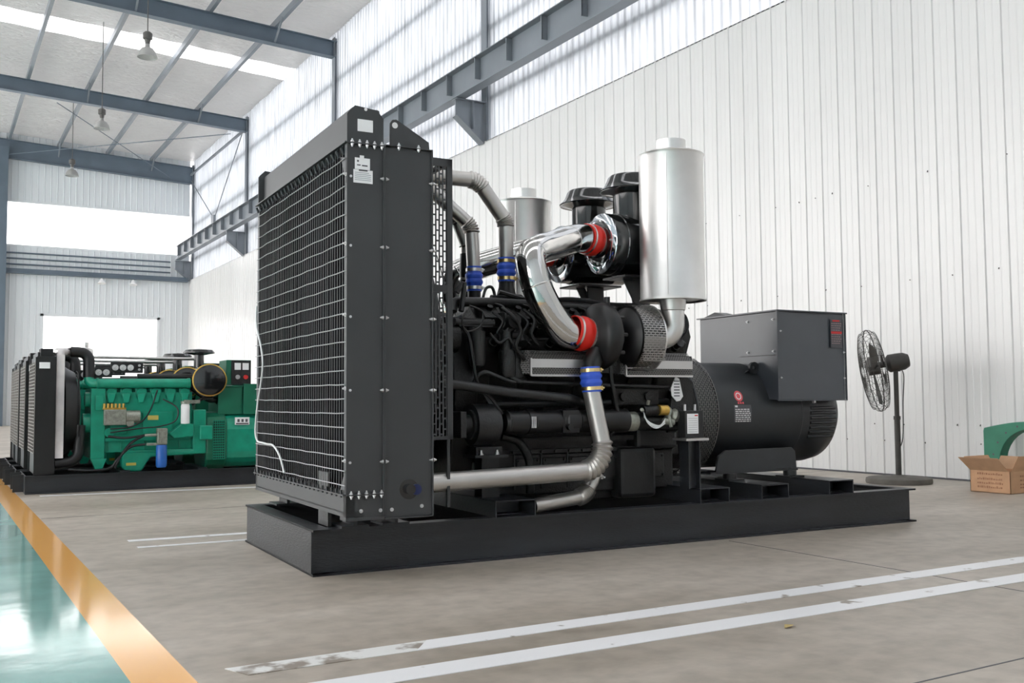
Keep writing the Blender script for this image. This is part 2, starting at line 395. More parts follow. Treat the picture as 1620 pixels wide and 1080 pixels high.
# end wall with window band and big doorway
def ribbed_x(x0, x1, y, z0, z1, pitch=0.25, depth=0.03, rw=0.06):
    m = MB(); prof = [(x0, 0)]; x = x0+0.03
    while x < x1-rw*1.5:
        prof += [(x, 0), (x+rw*0.3, depth), (x+rw*0.7, depth), (x+rw, 0)]; x += pitch
    prof.append((x1, 0)); n = len(prof)
    vs = [(xx, y-d, z0) for xx, d in prof]+[(xx, y-d, z1) for xx, d in prof]
    m._add(vs, [(i, i+1, i+1+n, i+n) for i in range(n-1)]); return m
em = MB()
def seg(x0, x1, z0, z1):
    q = ribbed_x(x0, x1, YE, z0, z1); em._add(q.v, q.f)
seg(-12, WX, 9.42, 12.8); seg(-12, WX, 4.62, 7.58); seg(-12, -3, 0, 4.62); seg(-3, 4.1, 0, 4.62); seg(8.75, WX, 0, 4.62)
struct(em.build('wall_back', 'endwall'), 'pale ribbed end wall of the hall')
m = MB(); m.box((-12, YE+0.02, 7.58), (WX, YE+0.05, 9.42)); struct(m.build('window_1', 'pane'), 'long bright window band across the end wall')
fr = MB(); fr.box((-12, YE-0.04, 7.52), (WX, YE+0.06, 7.60)); fr.box((-12, YE-0.04, 9.40), (WX, YE+0.06, 9.48))
o = fr.build('window_frame', 'endwall', COL.objects['window_1'])
m = MB(); m.box((4.0, YE-0.06, 0), (4.12, YE+0.08, 4.72)); m.box((8.73, YE-0.06, 0), (8.85, YE+0.08, 4.72)); m.box((4.0, YE-0.06, 4.62), (8.85, YE+0.08, 4.74))
struct(m.build('door_1', 'endwall'), 'frame of the bright open doorway in the end wall')
# camera side wall and left wall (low part solid, daylight above)
m = ribbed_x(-12, WX, -6, 0, 12.8); struct(m.build('wall_front', 'endwall'), 'sheet metal wall behind the camera')
m = MB(); m.box((-12.05, -6, 0), (-12, 16, 1.1)); m.box((-12.05, -6, 7.0), (-12, 16, 12.9)); m.box((-12.05, 16, 0), (-12, YE, 0.6)); m.box((-12.05, 16, 11.0), (-12, YE, 12.9)); struct(m.build('wall_left', 'endwall'), 'left wall of the hall with a long window band')
m = MB(); m.box((-12.03, -6, 1.1), (-12.02, 16, 7.0)); m.box((-12.03, 16, 0.6), (-12.02, YE, 11.0)); struct(m.build('window_9', 'pane'), 'unseen long window band in the left wall, enlarged for light')  # out of view; farther stretch made taller to brighten the far end
# conduits on end wall
m = MB()
for z in (7.22, 6.98, 6.74): m.cyl((-12, YE-0.12, z), (WX-0.85, YE-0.12, z+0.02), 0.035, n=8)
tag(m.build('conduit_pipes', 'beam'), 'thin parallel conduits along the end wall under the window band', 'pipe')
m = MB(); m.box((-12, YE-0.30, 6.42), (WX-0.1, YE-0.05, 6.56)); m.box((-12, YE-0.35, 6.36), (WX-0.1, YE-0.02, 6.42)); struct(m.build('trim_10', 'beam'), 'horizontal steel girt on the end wall')
for x, lb in ((6.35, 'small white flood lamp under the end wall girt, farther from the corner'), (7.65, 'small white flood lamp under the end wall girt, nearer the corner')):
    t = empty('flood_lamp', (x, YE-0.35, 6.1))
    m = MB(); m.lathe([(0.05, 0.22), (0.10, 0.10), (0.17, 0.0), (0.16, -0.01), (0.02, 0.02)], (0, 0, 0), (0, 0.2, 1), 16); m.build('lamp_shade', 'white', t)
    m = MB(); m.cyl((0, 0.05, 0.2), (0, 0.2, 0.36), 0.02, n=8); m.build('bracket', 'beam', t)
    tag(t, lb, 'lamp', 'flood lamps on the end wall')

# columns
def ibeam(m, p, q, dep, fw, tf=0.014, tw=0.01, up=(0,0,1)):
    p = Vector(p); q = Vector(q); d = (q-p).normalized(); u = Vector(up); sd = d.cross(u).normalized(); u = sd.cross(d).normalized()
    m.bar(p, q, tw, dep-2*tf, u)
    m.bar(p+u*(dep/2-tf/2), q+u*(dep/2-tf/2), fw, tf, u); m.bar(p-u*(dep/2-tf/2), q-u*(dep/2-tf/2), fw, tf, u)
COLY = [9.0, 18.3, 27.55, 36.95, 45.85]
for k, y in enumerate(COLY):
    m = MB(); ibeam(m, (WX+0.235, y, 0), (WX+0.235, y, 11.75), 0.40, 0.24, up=(1, 0, 0)); struct(m.build('column_%d' % (k+1), 'girder'), 'steel wall column behind the crane girder')
m = MB(); ibeam(m, (2.45, YE-0.35, 0), (2.45, YE-0.35, 11.6), 0.45, 0.36, up=(0, 1, 0)); struct(m.build('column_9', 'beam'), 'blue grey column against the end wall')
# rafters
RY = [9.0, 18.3, 27.55, 36.95, 45.85]
for k, y in enumerate(RY):
    m = MB(); dep = 0.48 if k < 4 else 0.78
    zc = lambda x: 11.62 + 0.045*(WX-x) - dep/2
    ibeam(m, (WX+0.1, y, zc(WX)), (-12, y, zc(-12)), dep, 0.26); struct(m.build('beam_%d' % (k+1), 'beam'), 'blue grey steel roof rafter')
# purlins
for k, x in enumerate([8.35, 6.5, 4.55, 2.65, 0.75, -1.2, -3.1, -5.0]):
    z = 11.62+0.045*(WX-x)
    m = MB(); m.box((x-0.035, -6, z), (x+0.035, YE, z+0.19)); m.box((x+0.035, -6, z), (x+0.07, YE, z+0.02)); struct(m.build('beam_%d' % (k+11), 'girder'), 'roof purlin running along the hall')
# knee braces
for y in (27.55, 36.95, 45.85):
    for x in (8.35, 4.55):
        m = MB(); z = 11.62+0.045*(WX-x); m.bar((x-0.03, y-0.9, z+0.02), (x, y-0.06, z-0.42), 0.05, 0.05); struct(m.build('trim_11', 'girder'))
# ceiling
def roofpiece(name, y0, y1, mt, lab):
    m = MB(); xs = [-12+i*22.7/60 for i in range(61)]; n = int((y1-y0)/0.5)+1
    ys = [y0+(y1-y0)*j/n for j in range(n+1)]
    vs = [(x, y, roofz(x)+0.018*math.sin(y*23.0+x*0.8)+0.012*math.sin(x*5+y*3)) for y in ys for x in xs]
    W_ = len(xs); m._add(vs, [(j*W_+i, j*W_+i+1, (j+1)*W_+i+1, (j+1)*W_+i) for j in range(n) for i in range(60)], True)
    struct(m.build(name, mt), lab)
bands = [(-6, 0.0), (1.5, 6.0), (7.5, 13.5), (14.8, 23.0), (24.0, 31.3), (32.6, YE)]
for k, (a, b) in enumerate(bands): roofpiece('ceiling' if k == 0 else 'ceiling_%d' % (k+1), a, b, 'foil', 'foil faced insulation under the roof')
for k, (a, b) in enumerate([(23.0, 24.0), (31.3, 32.6), (0.0, 1.5), (6.0, 7.5), (13.5, 14.8)]): roofpiece('window_%d' % (k+2), a, b, 'skylight', 'translucent skylight strip across the roof, near ones added for light')  # last strips listed are unseen, added to brighten the hall
# bracing rods
m = MB(); m.cyl((3.6, 37.1, 11.35), (9.2, 45.7, 11.0), 0.016, n=6); m.cyl((9.6, 37.1, 11.05), (2.6, 45.7, 11.3), 0.016, n=6)
tag(m.build('bracing_rods', 'beam'), 'thin crossed bracing rods under the far roof bay', 'brace')
m = MB(); m.cyl((WX-0.05, 37.1, 11.2), (WX-0.02, 41.5, 8.55), 0.02, n=6); m.cyl((WX-0.05, 45.7, 11.0), (WX-0.02, 41.5, 8.55), 0.02, n=6); m.box((WX-0.1, 41.3, 8.2), (WX, 41.7, 8.7)); m.bar((WX-0.06, 37.1, 11.2), (WX-0.06, 45.7, 11.25), 0.08, 0.08)
tag(m.build('wall_brace', 'girder'), 'steel brace forming a V on the far part of the side wall', 'brace')

# crane girder
g = empty('crane_girder', (9.55, 26, 7.35))
def gb(m): return m
m = MB(); gx, gy, gz = 9.55, 26, 7.35
m.box((-0.006, 3-gy, 0.0), (0.006, YE-gy-0.3, 0.56)); m.box((-0.15, 3-gy, 0.56), (0.15, YE-gy-0.3, 0.578)); m.box((-0.12, 3-gy, -0.018), (0.12, YE-gy-0.3, 0.0))
m.build('web', 'girder', g)
m = MB(); m.box((-0.035, 3-gy, 0.578), (0.035, YE-gy-0.3, 0.64)); m.build('rail', 'rail', g)
y = 3.4
st = None
while y < YE-0.5:
    if st is None:
        m = MB(); m.box((-0.135, -0.006, 0.12), (-0.006, 0.006, 0.555)); m.box((-0.135, -0.006, 0.12), (-0.11, 0.02, 0.555)); st = m.build('stiffener', 'girder', g); st.location = (0, y-gy, 0)
    else:
        c = st.copy(); COL.objects.link(c); c.location = (0, y-gy, 0)
    y += 1.27
tag(g, 'grey steel crane runway girder with rail and web stiffeners along the wall', 'girder')
for k, y in enumerate(COLY):
    if k in (0, 2): continue
    m = MB(); t = empty('crane_bracket', (WX+0.02, y, 7.31))
    m.prism([(0, 0.0), (0, -0.86), (-0.12, -0.86), (-0.68, -0.36), (-0.68, 0.0)], 'y', -0.008, 0.008)
    m.bar((-0.34, 0, -0.006), (-0.35, 0, -0.006), 0.2, 0.012); m.box((-0.70, -0.11, -0.016), (0, 0.11, 0.0)); m.bar((-0.69, 0, -0.37), (-0.05, 0, -0.90), 0.22, 0.014); m.box((-0.3, -0.1, -0.6), (-0.285, 0.1, 0))
    m.build('bracket_plate', 'girder', t)
    tag(t, ['steel bracket carrying the crane girder on the column nearest the camera', 'steel bracket under the crane girder above and behind the radiator', 'steel bracket under the crane girder hidden behind the radiator top', 'steel bracket under the crane girder left of the radiator', 'steel bracket under the crane girder at the hall corner'][k], 'bracket', 'crane girder brackets')

# high bay lamps
def make_lamp():
    t = empty('high_bay_lamp')
    m = MB(); m.lathe([(0.05, 0.30), (0.06, 0.22), (0.13, 0.185), (0.19, 0.10), (0.22, 0.0), (0.228, -0.02), (0.212, -0.02), (0.18, 0.09), (0.12, 0.17), (0.02, 0.19)], (0, 0, 0), (0, 0, 1), 28); m.build('lamp_shade', 'lamp', t)
    m = MB(); m.lathe([(0.01, 0.60), (0.06, 0.59), (0.105, 0.55), (0.105, 0.42), (0.07, 0.40), (0.05, 0.29), (0.045, 0.28)], (0, 0, 0), (0, 0, 1), 20); m.build('ballast', 'lampdark', t)
    m = MB(); m.cyl((0, 0, 0.58), (0, 0, 3.195), 0.012, n=8); m.build('rod', 'lampdark', t)
    m = MB(); m.lathe([(0.001, 0.0), (0.19, 0.0), (0.2, -0.01), (0.001, -0.015)], (0, 0, 0), (0, 0, 1), 24); m.build('lens', 'pane', t)
    return t
lamp0 = make_lamp()
LP_ = [(4.2, 23.75, 8.98, 'dark high bay lamp hanging in front of the nearest visible rafter'), (4.2, 30.8, 9.0, 'high bay lamp hanging between the two near rafters'), (4.2, 37.8, 9.0, 'high bay lamp hanging before the end wall'), (4.2, 16.7, 9.0, 'high bay lamp overhead')]
for k, (x, y, z, lb) in enumerate(LP_[:3]):
    t = lamp0 if k == 0 else copy_tree(lamp0)
    t.location = (x, y, z); tag(t, lb, 'lamp', 'high bay lamps')

# ================================================================ THE BLACK GENERATOR SET
# local axes: x along the set (0 = radiator end), y away from the near rail, z up
G = empty('diesel_generator', (1.81, 5.195, 0.0), -0.041484)
tag(G, 'big black diesel generator set with tall wire-guarded radiator, chrome pipes and silver mufflers', 'generator')
CY = 0.78
def part(mb, name, mt, parent=None, **k): return mb.build(name, mt, parent or G, **k)

# ---- skid
m = MB(); SL = 4.73; SW = 1.56; SH = 0.25
def rail_i(m, x0, x1, yc, fw=0.10):
    m.box((x0, yc-0.005, 0.012), (x1, yc+0.005, SH-0.012)); m.box((x0, yc-fw/2, 0), (x1, yc+fw/2, 0.012)); m.box((x0, yc-fw/2, SH-0.012), (x1, yc+fw/2, SH))
rail_i(m, 0.0, SL-0.02, 0.05); rail_i(m, 0.0, SL-0.02, SW-0.05)
m.box((0, 0.055, 0), (0.012, SW-0.055, SH)); m.box((0, 0.0, SH-0.012), (0.10, SW, SH+0.0005)); m.box((0.0, 0.0, 0), (0.10, SW, 0.012)); m.box((0.0, 0.035, 0.005), (0.012, 0.055, SH))
m.box((SL-0.055, 0.05, 0), (SL-0.045, SW-0.05, SH)); m.box((SL-0.10, 0.0, SH-0.012), (SL, SW, SH+0.0005)); m.box((SL-0.10, 0, 0), (SL, SW, 0.012))
skid = part(m, 'skid_frame', 'skid')
for x0, x1 in ((1.11, 1.385), (2.645, 2.90), (3.185, 3.435), (3.825, 4.07)):
    m = MB(); t = 0.008; z0, z1 = SH, SH+0.098
    m.box((x0, 0, z1-t), (x1, SW, z1)); m.box((x0, 0, z0), (x0+t, SW, z1)); m.box((x1-t, 0, z0), (x1, SW, z1)); m.box((x0, 0.10, z0+0.0005), (x1, SW, z0+t)); m.box((x0+0.03, 0.18, z0), (x1-0.02, 0.185, z1))
    part(m, 'cross_beam', 'skid')
for x in (0.16, 0.40):
    for y in (0.0, 1.36):
        m = MB(); m.box((x, y, SH), (x+0.16, y+0.2, SH+0.012)); m.box((x, y, SH+0.068), (x+0.16, y+0.2, SH+0.08)); m.box((x+0.07, y, SH), (x+0.09, y+0.2, SH+0.08)); part(m, 'mounting_foot', 'skid')
m = MB(); m.box((0.12, 0.12, SH), (0.14, 0.30, SH+0.30)); part(m, 'foot_bracket', 'engine_grey')

# ---- radiator
RY0, RY1, RZ0, RZ1 = -0.20, 1.76, 0.33, 2.345
X0, XS, X1 = 0.116, 0.333, 0.616
m = MB()
for ys, sg in ((RY0, 1), (RY1, -1)):
    e = ys+sg*0.006
    lo, hi = min(ys, e), max(ys, e)
    m.box((X0+0.004, lo, RZ0), (XS-0.006, hi, RZ1))                         # front half of the side
    m.box((X0, min(ys, ys+sg*0.04), RZ0), (X0+0.006, max(ys, ys+sg*0.04), RZ1))   # front return
    m.box((XS-0.012, min(ys-sg*0.014, ys+sg*0.03), RZ0), (XS-0.006, max(ys-sg*0.014, ys+sg*0.03), RZ1))
m.box((X0, RY0, RZ0+0.02), (X0+0.05, RY1, 0.45)); m.box((X0-0.018, RY0, 0.445), (XS, RY1, 0.453))
m.box((X0, RY0, RZ0), (X0+0.10, RY1, RZ0+0.03))
m.box((X0-0.018, RY0-0.016, RZ1-0.004), (XS, RY1+0.016, RZ1+0.004))
m.box((X0, RY0, RZ0-0.02), (XS, RY0+0.10, RZ0))
m.box((X0-0.004, RY0-0.002, 0.445), (XS-0.01, RY0+0.0, 0.452)); m.box((X0, RY0-0.02, 0.445), (XS-0.012, RY0, 0.452))
rad = part(m, 'radiator', 'black', bevel=0.0015, seg=1)
m = MB()
for ys, sg in ((RY0, 1), (RY1, -1)):
    m.box((XS-0.002, min(ys, ys+sg*0.006), RZ0-0.005), (X1, max(ys, ys+sg*0.006), RZ1+0.012))
    m.box((XS-0.004, min(ys-sg*0.014, ys+sg*0.03), RZ0), (XS+0.002, max(ys-sg*0.014, ys+sg*0.03), RZ1+0.012))
    m.box((X1-0.006, min(ys-sg*0.016, ys+sg*0.03), RZ0-0.02), (X1, max(ys-sg*0.016, ys+sg*0.03), RZ1+0.012))
    m.box((XS, min(ys-sg*0.016, ys), RZ1+0.006), (X1, max(ys-sg*0.016, ys), RZ1+0.012)); m.box((XS, min(ys-sg*0.016, ys), RZ0-0.02), (X1, max(ys-sg*0.016, ys), RZ0-0.013))
m.box((XS, RY0, RZ1+0.0), (X1, RY1, RZ1+0.008)); m.box((XS, RY0, RZ0-0.012), (X1, RY1, RZ0-0.004))
shr = part(m, 'fan_shroud', 'black', bevel=0.0015, seg=1)
# shroud back and ring
m = MB(); n = 40; cz = 1.28; R = 0.80
vs = []; fs = []
def sq(a):
    c, s_ = math.cos(a), math.sin(a); k = min(0.975/abs(c) if abs(c) > 1e-6 else 9, 1.0/abs(s_) if abs(s_) > 1e-6 else 9); return (CY+c*k, 1.34+s_*k)
for j in range(n):
    a = 2*PI*j/n; p = sq(a); vs.append((X1-0.004, p[0], p[1])); vs.append((X1-0.004, CY+R*math.cos(a), cz+R*math.sin(a))); vs.append((X1+0.13, CY+R*math.cos(a), cz+R*math.sin(a)))
for j in range(n):
    q = (j+1) % n; fs += [(j*3, q*3, q*3+1, j*3+1), (j*3+1, q*3+1, q*3+2, j*3+2)]
m._add(vs, fs); m.build('shroud_ring', 'black', shr)
# core
m = MB(); m.box((X0+0.07, RY0+0.02, 0.46), (X0+0.17, RY1-0.02, RZ1-0.01)); core = m.build('core', 'fins', rad)
m = MB(); y = RY0+0.045
while y < RY1-0.03: m.box((X0+0.050, y-0.0025, 0.46), (X0+0.072, y+0.0025, RZ1-0.012)); y += 0.0425
m.build('core_fins', mat('fin_edges', (0.004, 0.004, 0.007), 0.6, 0.0, 0.1, spec=0.2), rad)
# wire guard
m = MB(); random.seed(3)
z = 0.50
while z < RZ1-0.02:
    sag = random.uniform(-0.004, 0.004)
    pts = [(X0-0.006+0.003*math.sin(k*1.7+z*5), RY0+0.005+(RY1-RY0-0.01)*k/14, z+sag*math.sin(PI*k/14)+0.0015*math.sin(k*2.3+z*9)) for k in range(15)]
    m.tube(pts, 0.0031, 5, False); z += 0.0765
y = RY0+0.03
while y < RY1-0.02:
    m.tube([(X0-0.001, y, 0.455), (X0-0.001+random.uniform(-.002, .002), y+random.uniform(-.002, .002), 1.4), (X0-0.001, y, RZ1-0.004)], 0.0011, 4, False); y += 0.0425
m.build('wire_guard', 'wire', rad)
cl = None
for k in range(24):
    y = RY0+0.05+k*0.082
    for kind in (0, 1):
        if kind == 0: b = MB(); b.cyl((0, 0, 0.0), (0.014, 0, -0.035), 0.008, n=8); pos = (X0-0.016, y, RZ1-0.02)
        else: b = MB(); b.cyl((0, 0, -0.02), (0, 0, 0.02), 0.006, n=6); pos = (X0-0.01, y, 0.455)
        o = b.build('guard_clip', 'skid', rad); o.location = pos
# side mesh edge brackets
m = MB(); m.prism([(RY0+0.01, RZ1-0.08), (RY0+0.01, RZ1-0.22), (RY0+0.10, RZ1-0.06)], 'x', X0-0.002, X0+0.002); m.build('corner_gusset', 'black', rad); m = MB(); m.prism([(RY0+0.01, 0.46), (RY0+0.01, 0.58), (RY0+0.10, 0.46)], 'x', X0-0.002, X0+0.002); m.build('corner_gusset', 'black', rad)
# top tank, lugs
m = MB(); m.box((X0+0.035, RY0+0.02, RZ1+0.004), (XS-0.02, RY1-0.02, 2.555)); m.build('top_tank', 'black', rad, bevel=0.012)
for y, zt in ((RY0, 2.555), (RY1, 2.60)):
    sg = 1 if y < 0 else -1
    m = MB(); m.prism([(X0, RZ1+0.004), (XS-0.008, RZ1+0.004), (XS-0.008, zt-0.055), (XS-0.045, zt-0.012), (X0+0.045, zt), (X0+0.01, zt-0.035), (X0, zt-0.05)], 'y', min(y, y+sg*0.012), max(y, y+sg*0.012)); m.build('side_lug', 'black', rad)
m = MB(); m.prism([(0.365, RZ1+0.012), (0.600, RZ1+0.012), (0.596, RZ1+0.055), (0.47, RZ1+0.125), (0.40, RZ1+0.162), (0.378, RZ1+0.158), (0.366, RZ1+0.14)], 'y', RY0, RY0+0.014); m.build('lifting_eye', 'black', shr)
m = MB(); m.cyl((0.392, RY0-0.001, RZ1+0.128), (0.392, RY0+0.015, RZ1+0.128), 0.017, n=20); m.build('lifting_hole', 'steel', shr)
m = MB(); m.cyl((0.222, RY0-0.001, 2.54), (0.222, RY0+0.013, 2.54), 0.009, n=16); m.build('lug_hole', 'white', rad)
# bolts on the side
bolt = None
def add_bolt(p, ax, parent, s=1.0):
    global bolt
    if bolt is None:
        b = MB(); b.cyl((0, 0, 0), (0, 0, 0.004), 0.0105, n=12); b.cyl((0, 0, 0.004), (0, 0, 0.011), 0.0075, n=6); b.cyl((0, 0, 0.011), (0, 0, 0.018), 0.0045, n=8)
        bolt = b.build('bolt', 'zinc', parent); o = bolt
    else:
        o = bolt.copy(); COL.objects.link(o); o.parent = parent
    o.location = p; o.rotation_mode = 'QUATERNION'; o.rotation_quaternion = Vector(ax).to_track_quat('Z', 'Y'); o.scale = (s, s, s)
for k in range(5):
    x = 0.142+k*0.0425; add_bolt((x, RY0-0.009, RZ1+0.004), (0, 0, 1), rad); add_bolt((x, RY0-0.009, RZ1-0.004), (0, 0, -1), rad); add_bolt((x, RY0-0.011, 0.452), (0, 0, 1), rad); add_bolt((x, RY0-0.011, 0.445), (0, 0, -1), rad)
for x in (0.412, 0.530): add_bolt((x, RY0-0.009, RZ1+0.012), (0, 0, 1), shr); add_bolt((x, RY0-0.009, RZ1+0.006), (0, 0, -1), shr)
for z in (2.163, 1.785, 1.40, 1.005, 0.62):
    add_bolt((XS-0.012, RY0-0.010, z), (-1, 0, 0), rad); add_bolt((XS+0.002, RY0-0.010, z), (1, 0, 0), shr)
    add_bolt((X1-0.006, RY0-0.011, z), (-1, 0, 0), shr); add_bolt((X1, RY0-0.011, z), (1, 0, 0), shr)
    add_bolt((X0-0.001, RY0+0.008, z+0.01), (-1, 0, 0), rad); add_bolt((X0+0.022, RY0, z+0.0), (0, -1, 0), rad, 0.7)
for x, z in ((0.20, 0.362), (0.31, 0.36)): add_bolt((x, RY0, z), (0, -1, 0), rad)
for x, z in ((0.375, 0.36), (0.55, 0.37)): add_bolt((x, RY0, z), (0, -1, 0), shr)
# blue plastic plug
m = MB(); m.lathe([(0.001, -0.004), (0.055, -0.004), (0.055, 0.001), (0.001, 0.002)], (0.475, RY0, 0.465), (0, -1, 0), 24); m.cyl((0.475, RY0-0.003, 0.465), (0.475, RY0-0.03, 0.465), 0.028, n=16); o = m.build('outlet_plug', 'gloss', shr)
m = MB(); m.cyl((0.515, RY0-0.002, 0.462), (0.515, RY0-0.014, 0.462), 0.030, n=20); m.build('plug_cap', mat('dark_blue_plastic', (0.01, 0.02, 0.10), 0.4), shr)
m = MB(); m.box((0.175, RY0-0.002, 2.415), (0.263, RY0, 2.482)); m.build('label', 'white', rad)
def label(x0, z0, x1, z1, y, rows, par, ny=-1, hdr=None, base='white', inkm='ink'):
    b = MB(); b.box((x0, min(y, y+ny*0.0015), z0), (x1, max(y, y+ny*0.0015), z1))
    b.mat(1); h = (z1-z0)
    for r in range(rows):
        z = z1-h*(r+0.8)/(rows+0.6); w_ = (x1-x0); x = x0+w_*0.1
        while x < x1-w_*0.12:
            l = random.uniform(0.04, 0.16)*w_; b.box((x, y+ny*0.0022 if ny < 0 else y, z-h*0.13/rows*2), (min(x+l, x1-w_*0.08), y if ny < 0 else y+0.0022, z)); x += l+w_*0.035
    return b.build('label', [base, inkm], par)
b = MB(); b.box((0.160, RY0-0.002, 2.205), (0.246, RY0, 2.268)); b.box((0.188, RY0-0.002, 2.266), (0.212, RY0, 2.282)); b.mat(1)
b.box((0.172, RY0-0.003, 2.245), (0.182, RY0, 2.255)); b.box((0.172, RY0-0.003, 2.225), (0.192, RY0, 2.231)); b.box((0.20, RY0-0.003, 2.223), (0.232, RY0, 2.23)); b.build('label', ['white', 'ink'], rad)
b = MB(); b.box((0.152, RY0-0.002, 2.130), (0.262, RY0, 2.203)); b.mat(1); b.box((0.182, RY0-0.003, 2.196), (0.232, RY0, 2.203)); b.mat(2)
for z in (2.145, 2.155, 2.165, 2.175, 2.185): b.box((0.160, RY0-0.0028, z), (0.252 if z < 2.18 else 0.24, RY0, z+0.003))
b.build('label', ['white', 'ink', mat('grey_ink', (0.35, 0.37, 0.42), 0.6)], rad)
# white drain hose on the grille
m = MB(); m.tube(spline([(0.105, 1.735, 1.62), (0.095, 1.69, 1.48), (0.09, 1.52, 1.30), (0.09, 1.49, 1.16), (0.088, 1.60, 0.95), (0.088, 1.66, 0.80), (0.088, 1.66, 0.72), (0.088, 1.60, 0.675), (0.087, 1.50, 0.67), (0.087, 1.34, 0.665), (0.087, 1.18, 0.66), (0.087, 1.02, 0.60), (0.09, 0.92, 0.50)], 6), 0.0065, 8)
m.build('drain_hose', 'whiteplastic', rad)

# ---- fan guard (perforated)
m = MB(); gx0, gx1 = X1, 0.785; gz0, gz1 = 0.725, 2.345
m.quad((gx0, -0.10, gz0), (0, 0, gz1-gz0), (gx1-gx0, 0, 0)); m.quad((gx0, 1.66, gz0), (0, 0, gz1-gz0), (gx1-gx0, 0, 0)); m.quad((gx0, -0.10, gz1), (gx1-gx0, 0, 0), (0, 1.76, 0))
gd = part(m, 'fan_guard', 'perf_black')
m = MB()
for y in (-0.10, 1.66):
    m.box((gx1-0.035, y-0.006, gz0), (gx1, y+0.006, gz1)); m.box((gx0, y-0.006, gz1-0.045), (gx1, y+0.006, gz1)); m.box((gx0, y-0.006, gz0), (gx1, y+0.006, gz0+0.02)); m.box((gx0, y-0.005, 1.57), (gx1, y+0.005, 1.61))
m.box((gx1-0.02, -0.106, gz1-0.03), (gx1, 1.666, gz1)); m.box((gx1-0.02, -0.106, gz0), (gx1, 1.666, gz0+0.03))
m.box((gx1-0.03, -0.09, 0.34), (gx1-0.012, -0.07, gz0))
m.build('guard_frame', 'black', gd)
m = MB()
for k in range(14): m.tube([(0.79, CY+0.06*(k+2)*math.cos(a), 1.28+0.06*(k+2)*math.sin(a)) for a in [2*PI*j/28 for j in range(29)]], 0.003, 4, False) if k % 2 == 0 else None
m.build('fan_ring', 'black', gd)
t = MB()
for k in range(7):
    a = 2*PI*k/7; c, s_ = math.cos(a), math.sin(a)
    t._add([(0.60, CY+0.12*c-0.06*s_, 1.28+0.12*s_+0.06*c), (0.70, CY+0.12*c+0.06*s_, 1.28+0.12*s_-0.06*c), (0.69, CY+0.74*c+0.13*s_, 1.28+0.74*s_-0.13*c), (0.62, CY+0.74*c-0.10*s_, 1.28+0.74*s_+0.10*c)], [(0, 1, 2, 3)])
t.cyl((0.60, CY, 1.28), (0.74, CY, 1.28), 0.14, n=24); part(t, 'cooling_fan', 'engine')

# ---- engine
m = MB()
m.box((1.12, 0.42, 0.55), (2.80, 1.14, 1.22)); m.box((1.30, 0.36, 0.33), (2.70, 1.20, 0.60)); m.box((1.45, 0.40, 0.27), (2.35, 1.16, 0.36))
for sg in (-1, 1):
    yc = CY+sg*0.30
    m.prism([(CY, 0.85), (CY+sg*0.12, 1.32), (CY+sg*0.30, 1.47), (CY+sg*0.50, 1.34), (CY+sg*0.36, 0.95)], 'x', 1.15, 2.78)
m.prism([(0.36, 0.48), (1.20, 0.48), (1.30, 1.02), (1.14, 1.48), (0.42, 1.48), (0.26, 1.02)], 'x', 0.97, 1.13)
eng = part(m, 'engine_block', 'engine', bevel=0.012)
# pan doors, ribs
m = MB()
for k in range(6):
    x = 1.44+k*0.20; m.box((x, 0.345, 0.41), (x+0.17, 0.365, 0.57)); m.box((x-0.018, 0.35, 0.37), (x-0.004, 0.37, 0.62))
m.build('crankcase_doors', 'engine_grey', eng, bevel=0.006)
m = MB(); m.box((1.26, 0.33, 0.60), (2.72, 0.37, 0.625)); m.box((1.26, 0.34, 0.67), (2.72, 0.43, 0.70)); m.build('pan_rail', 'engine', eng)
for k in range(14): m = MB(); m.cyl((1.30+k*0.105, 0.33, 0.612), (1.30+k*0.105, 0.315, 0.612), 0.009, n=6); m.build('pan_bolt', 'engine_grey', eng)
# crankcase side: doors, studs, cover plates, brackets
for k in range(6):
    x = 1.525+k*0.20
    for dz in (0.425, 0.555):
        for dx in (-0.07, 0.07):
            m = MB(); m.cyl((x+dx, 0.346, dz), (x+dx, 0.332, dz), 0.008, n=6); m.build('door_bolt', 'engine_grey', eng)
m = MB()
for k in range(7): m.bar((1.22+k*0.21, 0.255, 1.10), (1.26+k*0.21, 0.42, 0.80), 0.03, 0.02)
m.build('crankcase_ribs', 'engine', eng)
for k in range(8):
    x = 1.24+k*0.205
    m = MB(); m.lathe([(0.030, 0), (0.030, 0.03), (0.024, 0.032), (0.024, 0.07), (0.03, 0.072), (0.03, 0.085), (0.001, 0.085)], (x, 0.30, 1.30), (0, -0.75, 0.35), 16); m.build('exhaust_port', 'engine', eng)
    m = MB(); m.tube(spline([(x+0.03, 0.30, 1.56), (x+0.06, 0.24, 1.53), (x+0.05, 0.20, 1.44), (x+0.02, 0.24, 1.36)], 5), 0.007, 6); m.build('injector_line', 'engine_grey', eng)
m = MB(); m.tube(arc_path([(1.04, 0.20, 1.02), (1.10, 0.15, 1.13), (1.30, 0.16, 1.06), (2.55, 0.20, 1.03)], 0.05), 0.014, 10); m.tube(arc_path([(1.2, 0.28, 0.92), (2.6, 0.28, 0.93)], 0.05), 0.022, 10); m.build('side_pipe', 'engine_grey', eng)
m = MB(); m.box((2.12, 0.24, 0.90), (2.50, 0.40, 1.03)); m.cyl((2.20, 0.24, 0.965), (2.20, 0.22, 0.965), 0.03, n=16); m.cyl((2.40, 0.24, 0.965), (2.40, 0.22, 0.965), 0.03, n=16); m.build('side_cover', 'engine', eng, bevel=0.012)
m = MB(); m.bar((1.13, 0.20, 1.02), (1.20, 0.17, 0.88), 0.018, 0.03); m.build('belt_tensioner', 'engine_grey', eng)
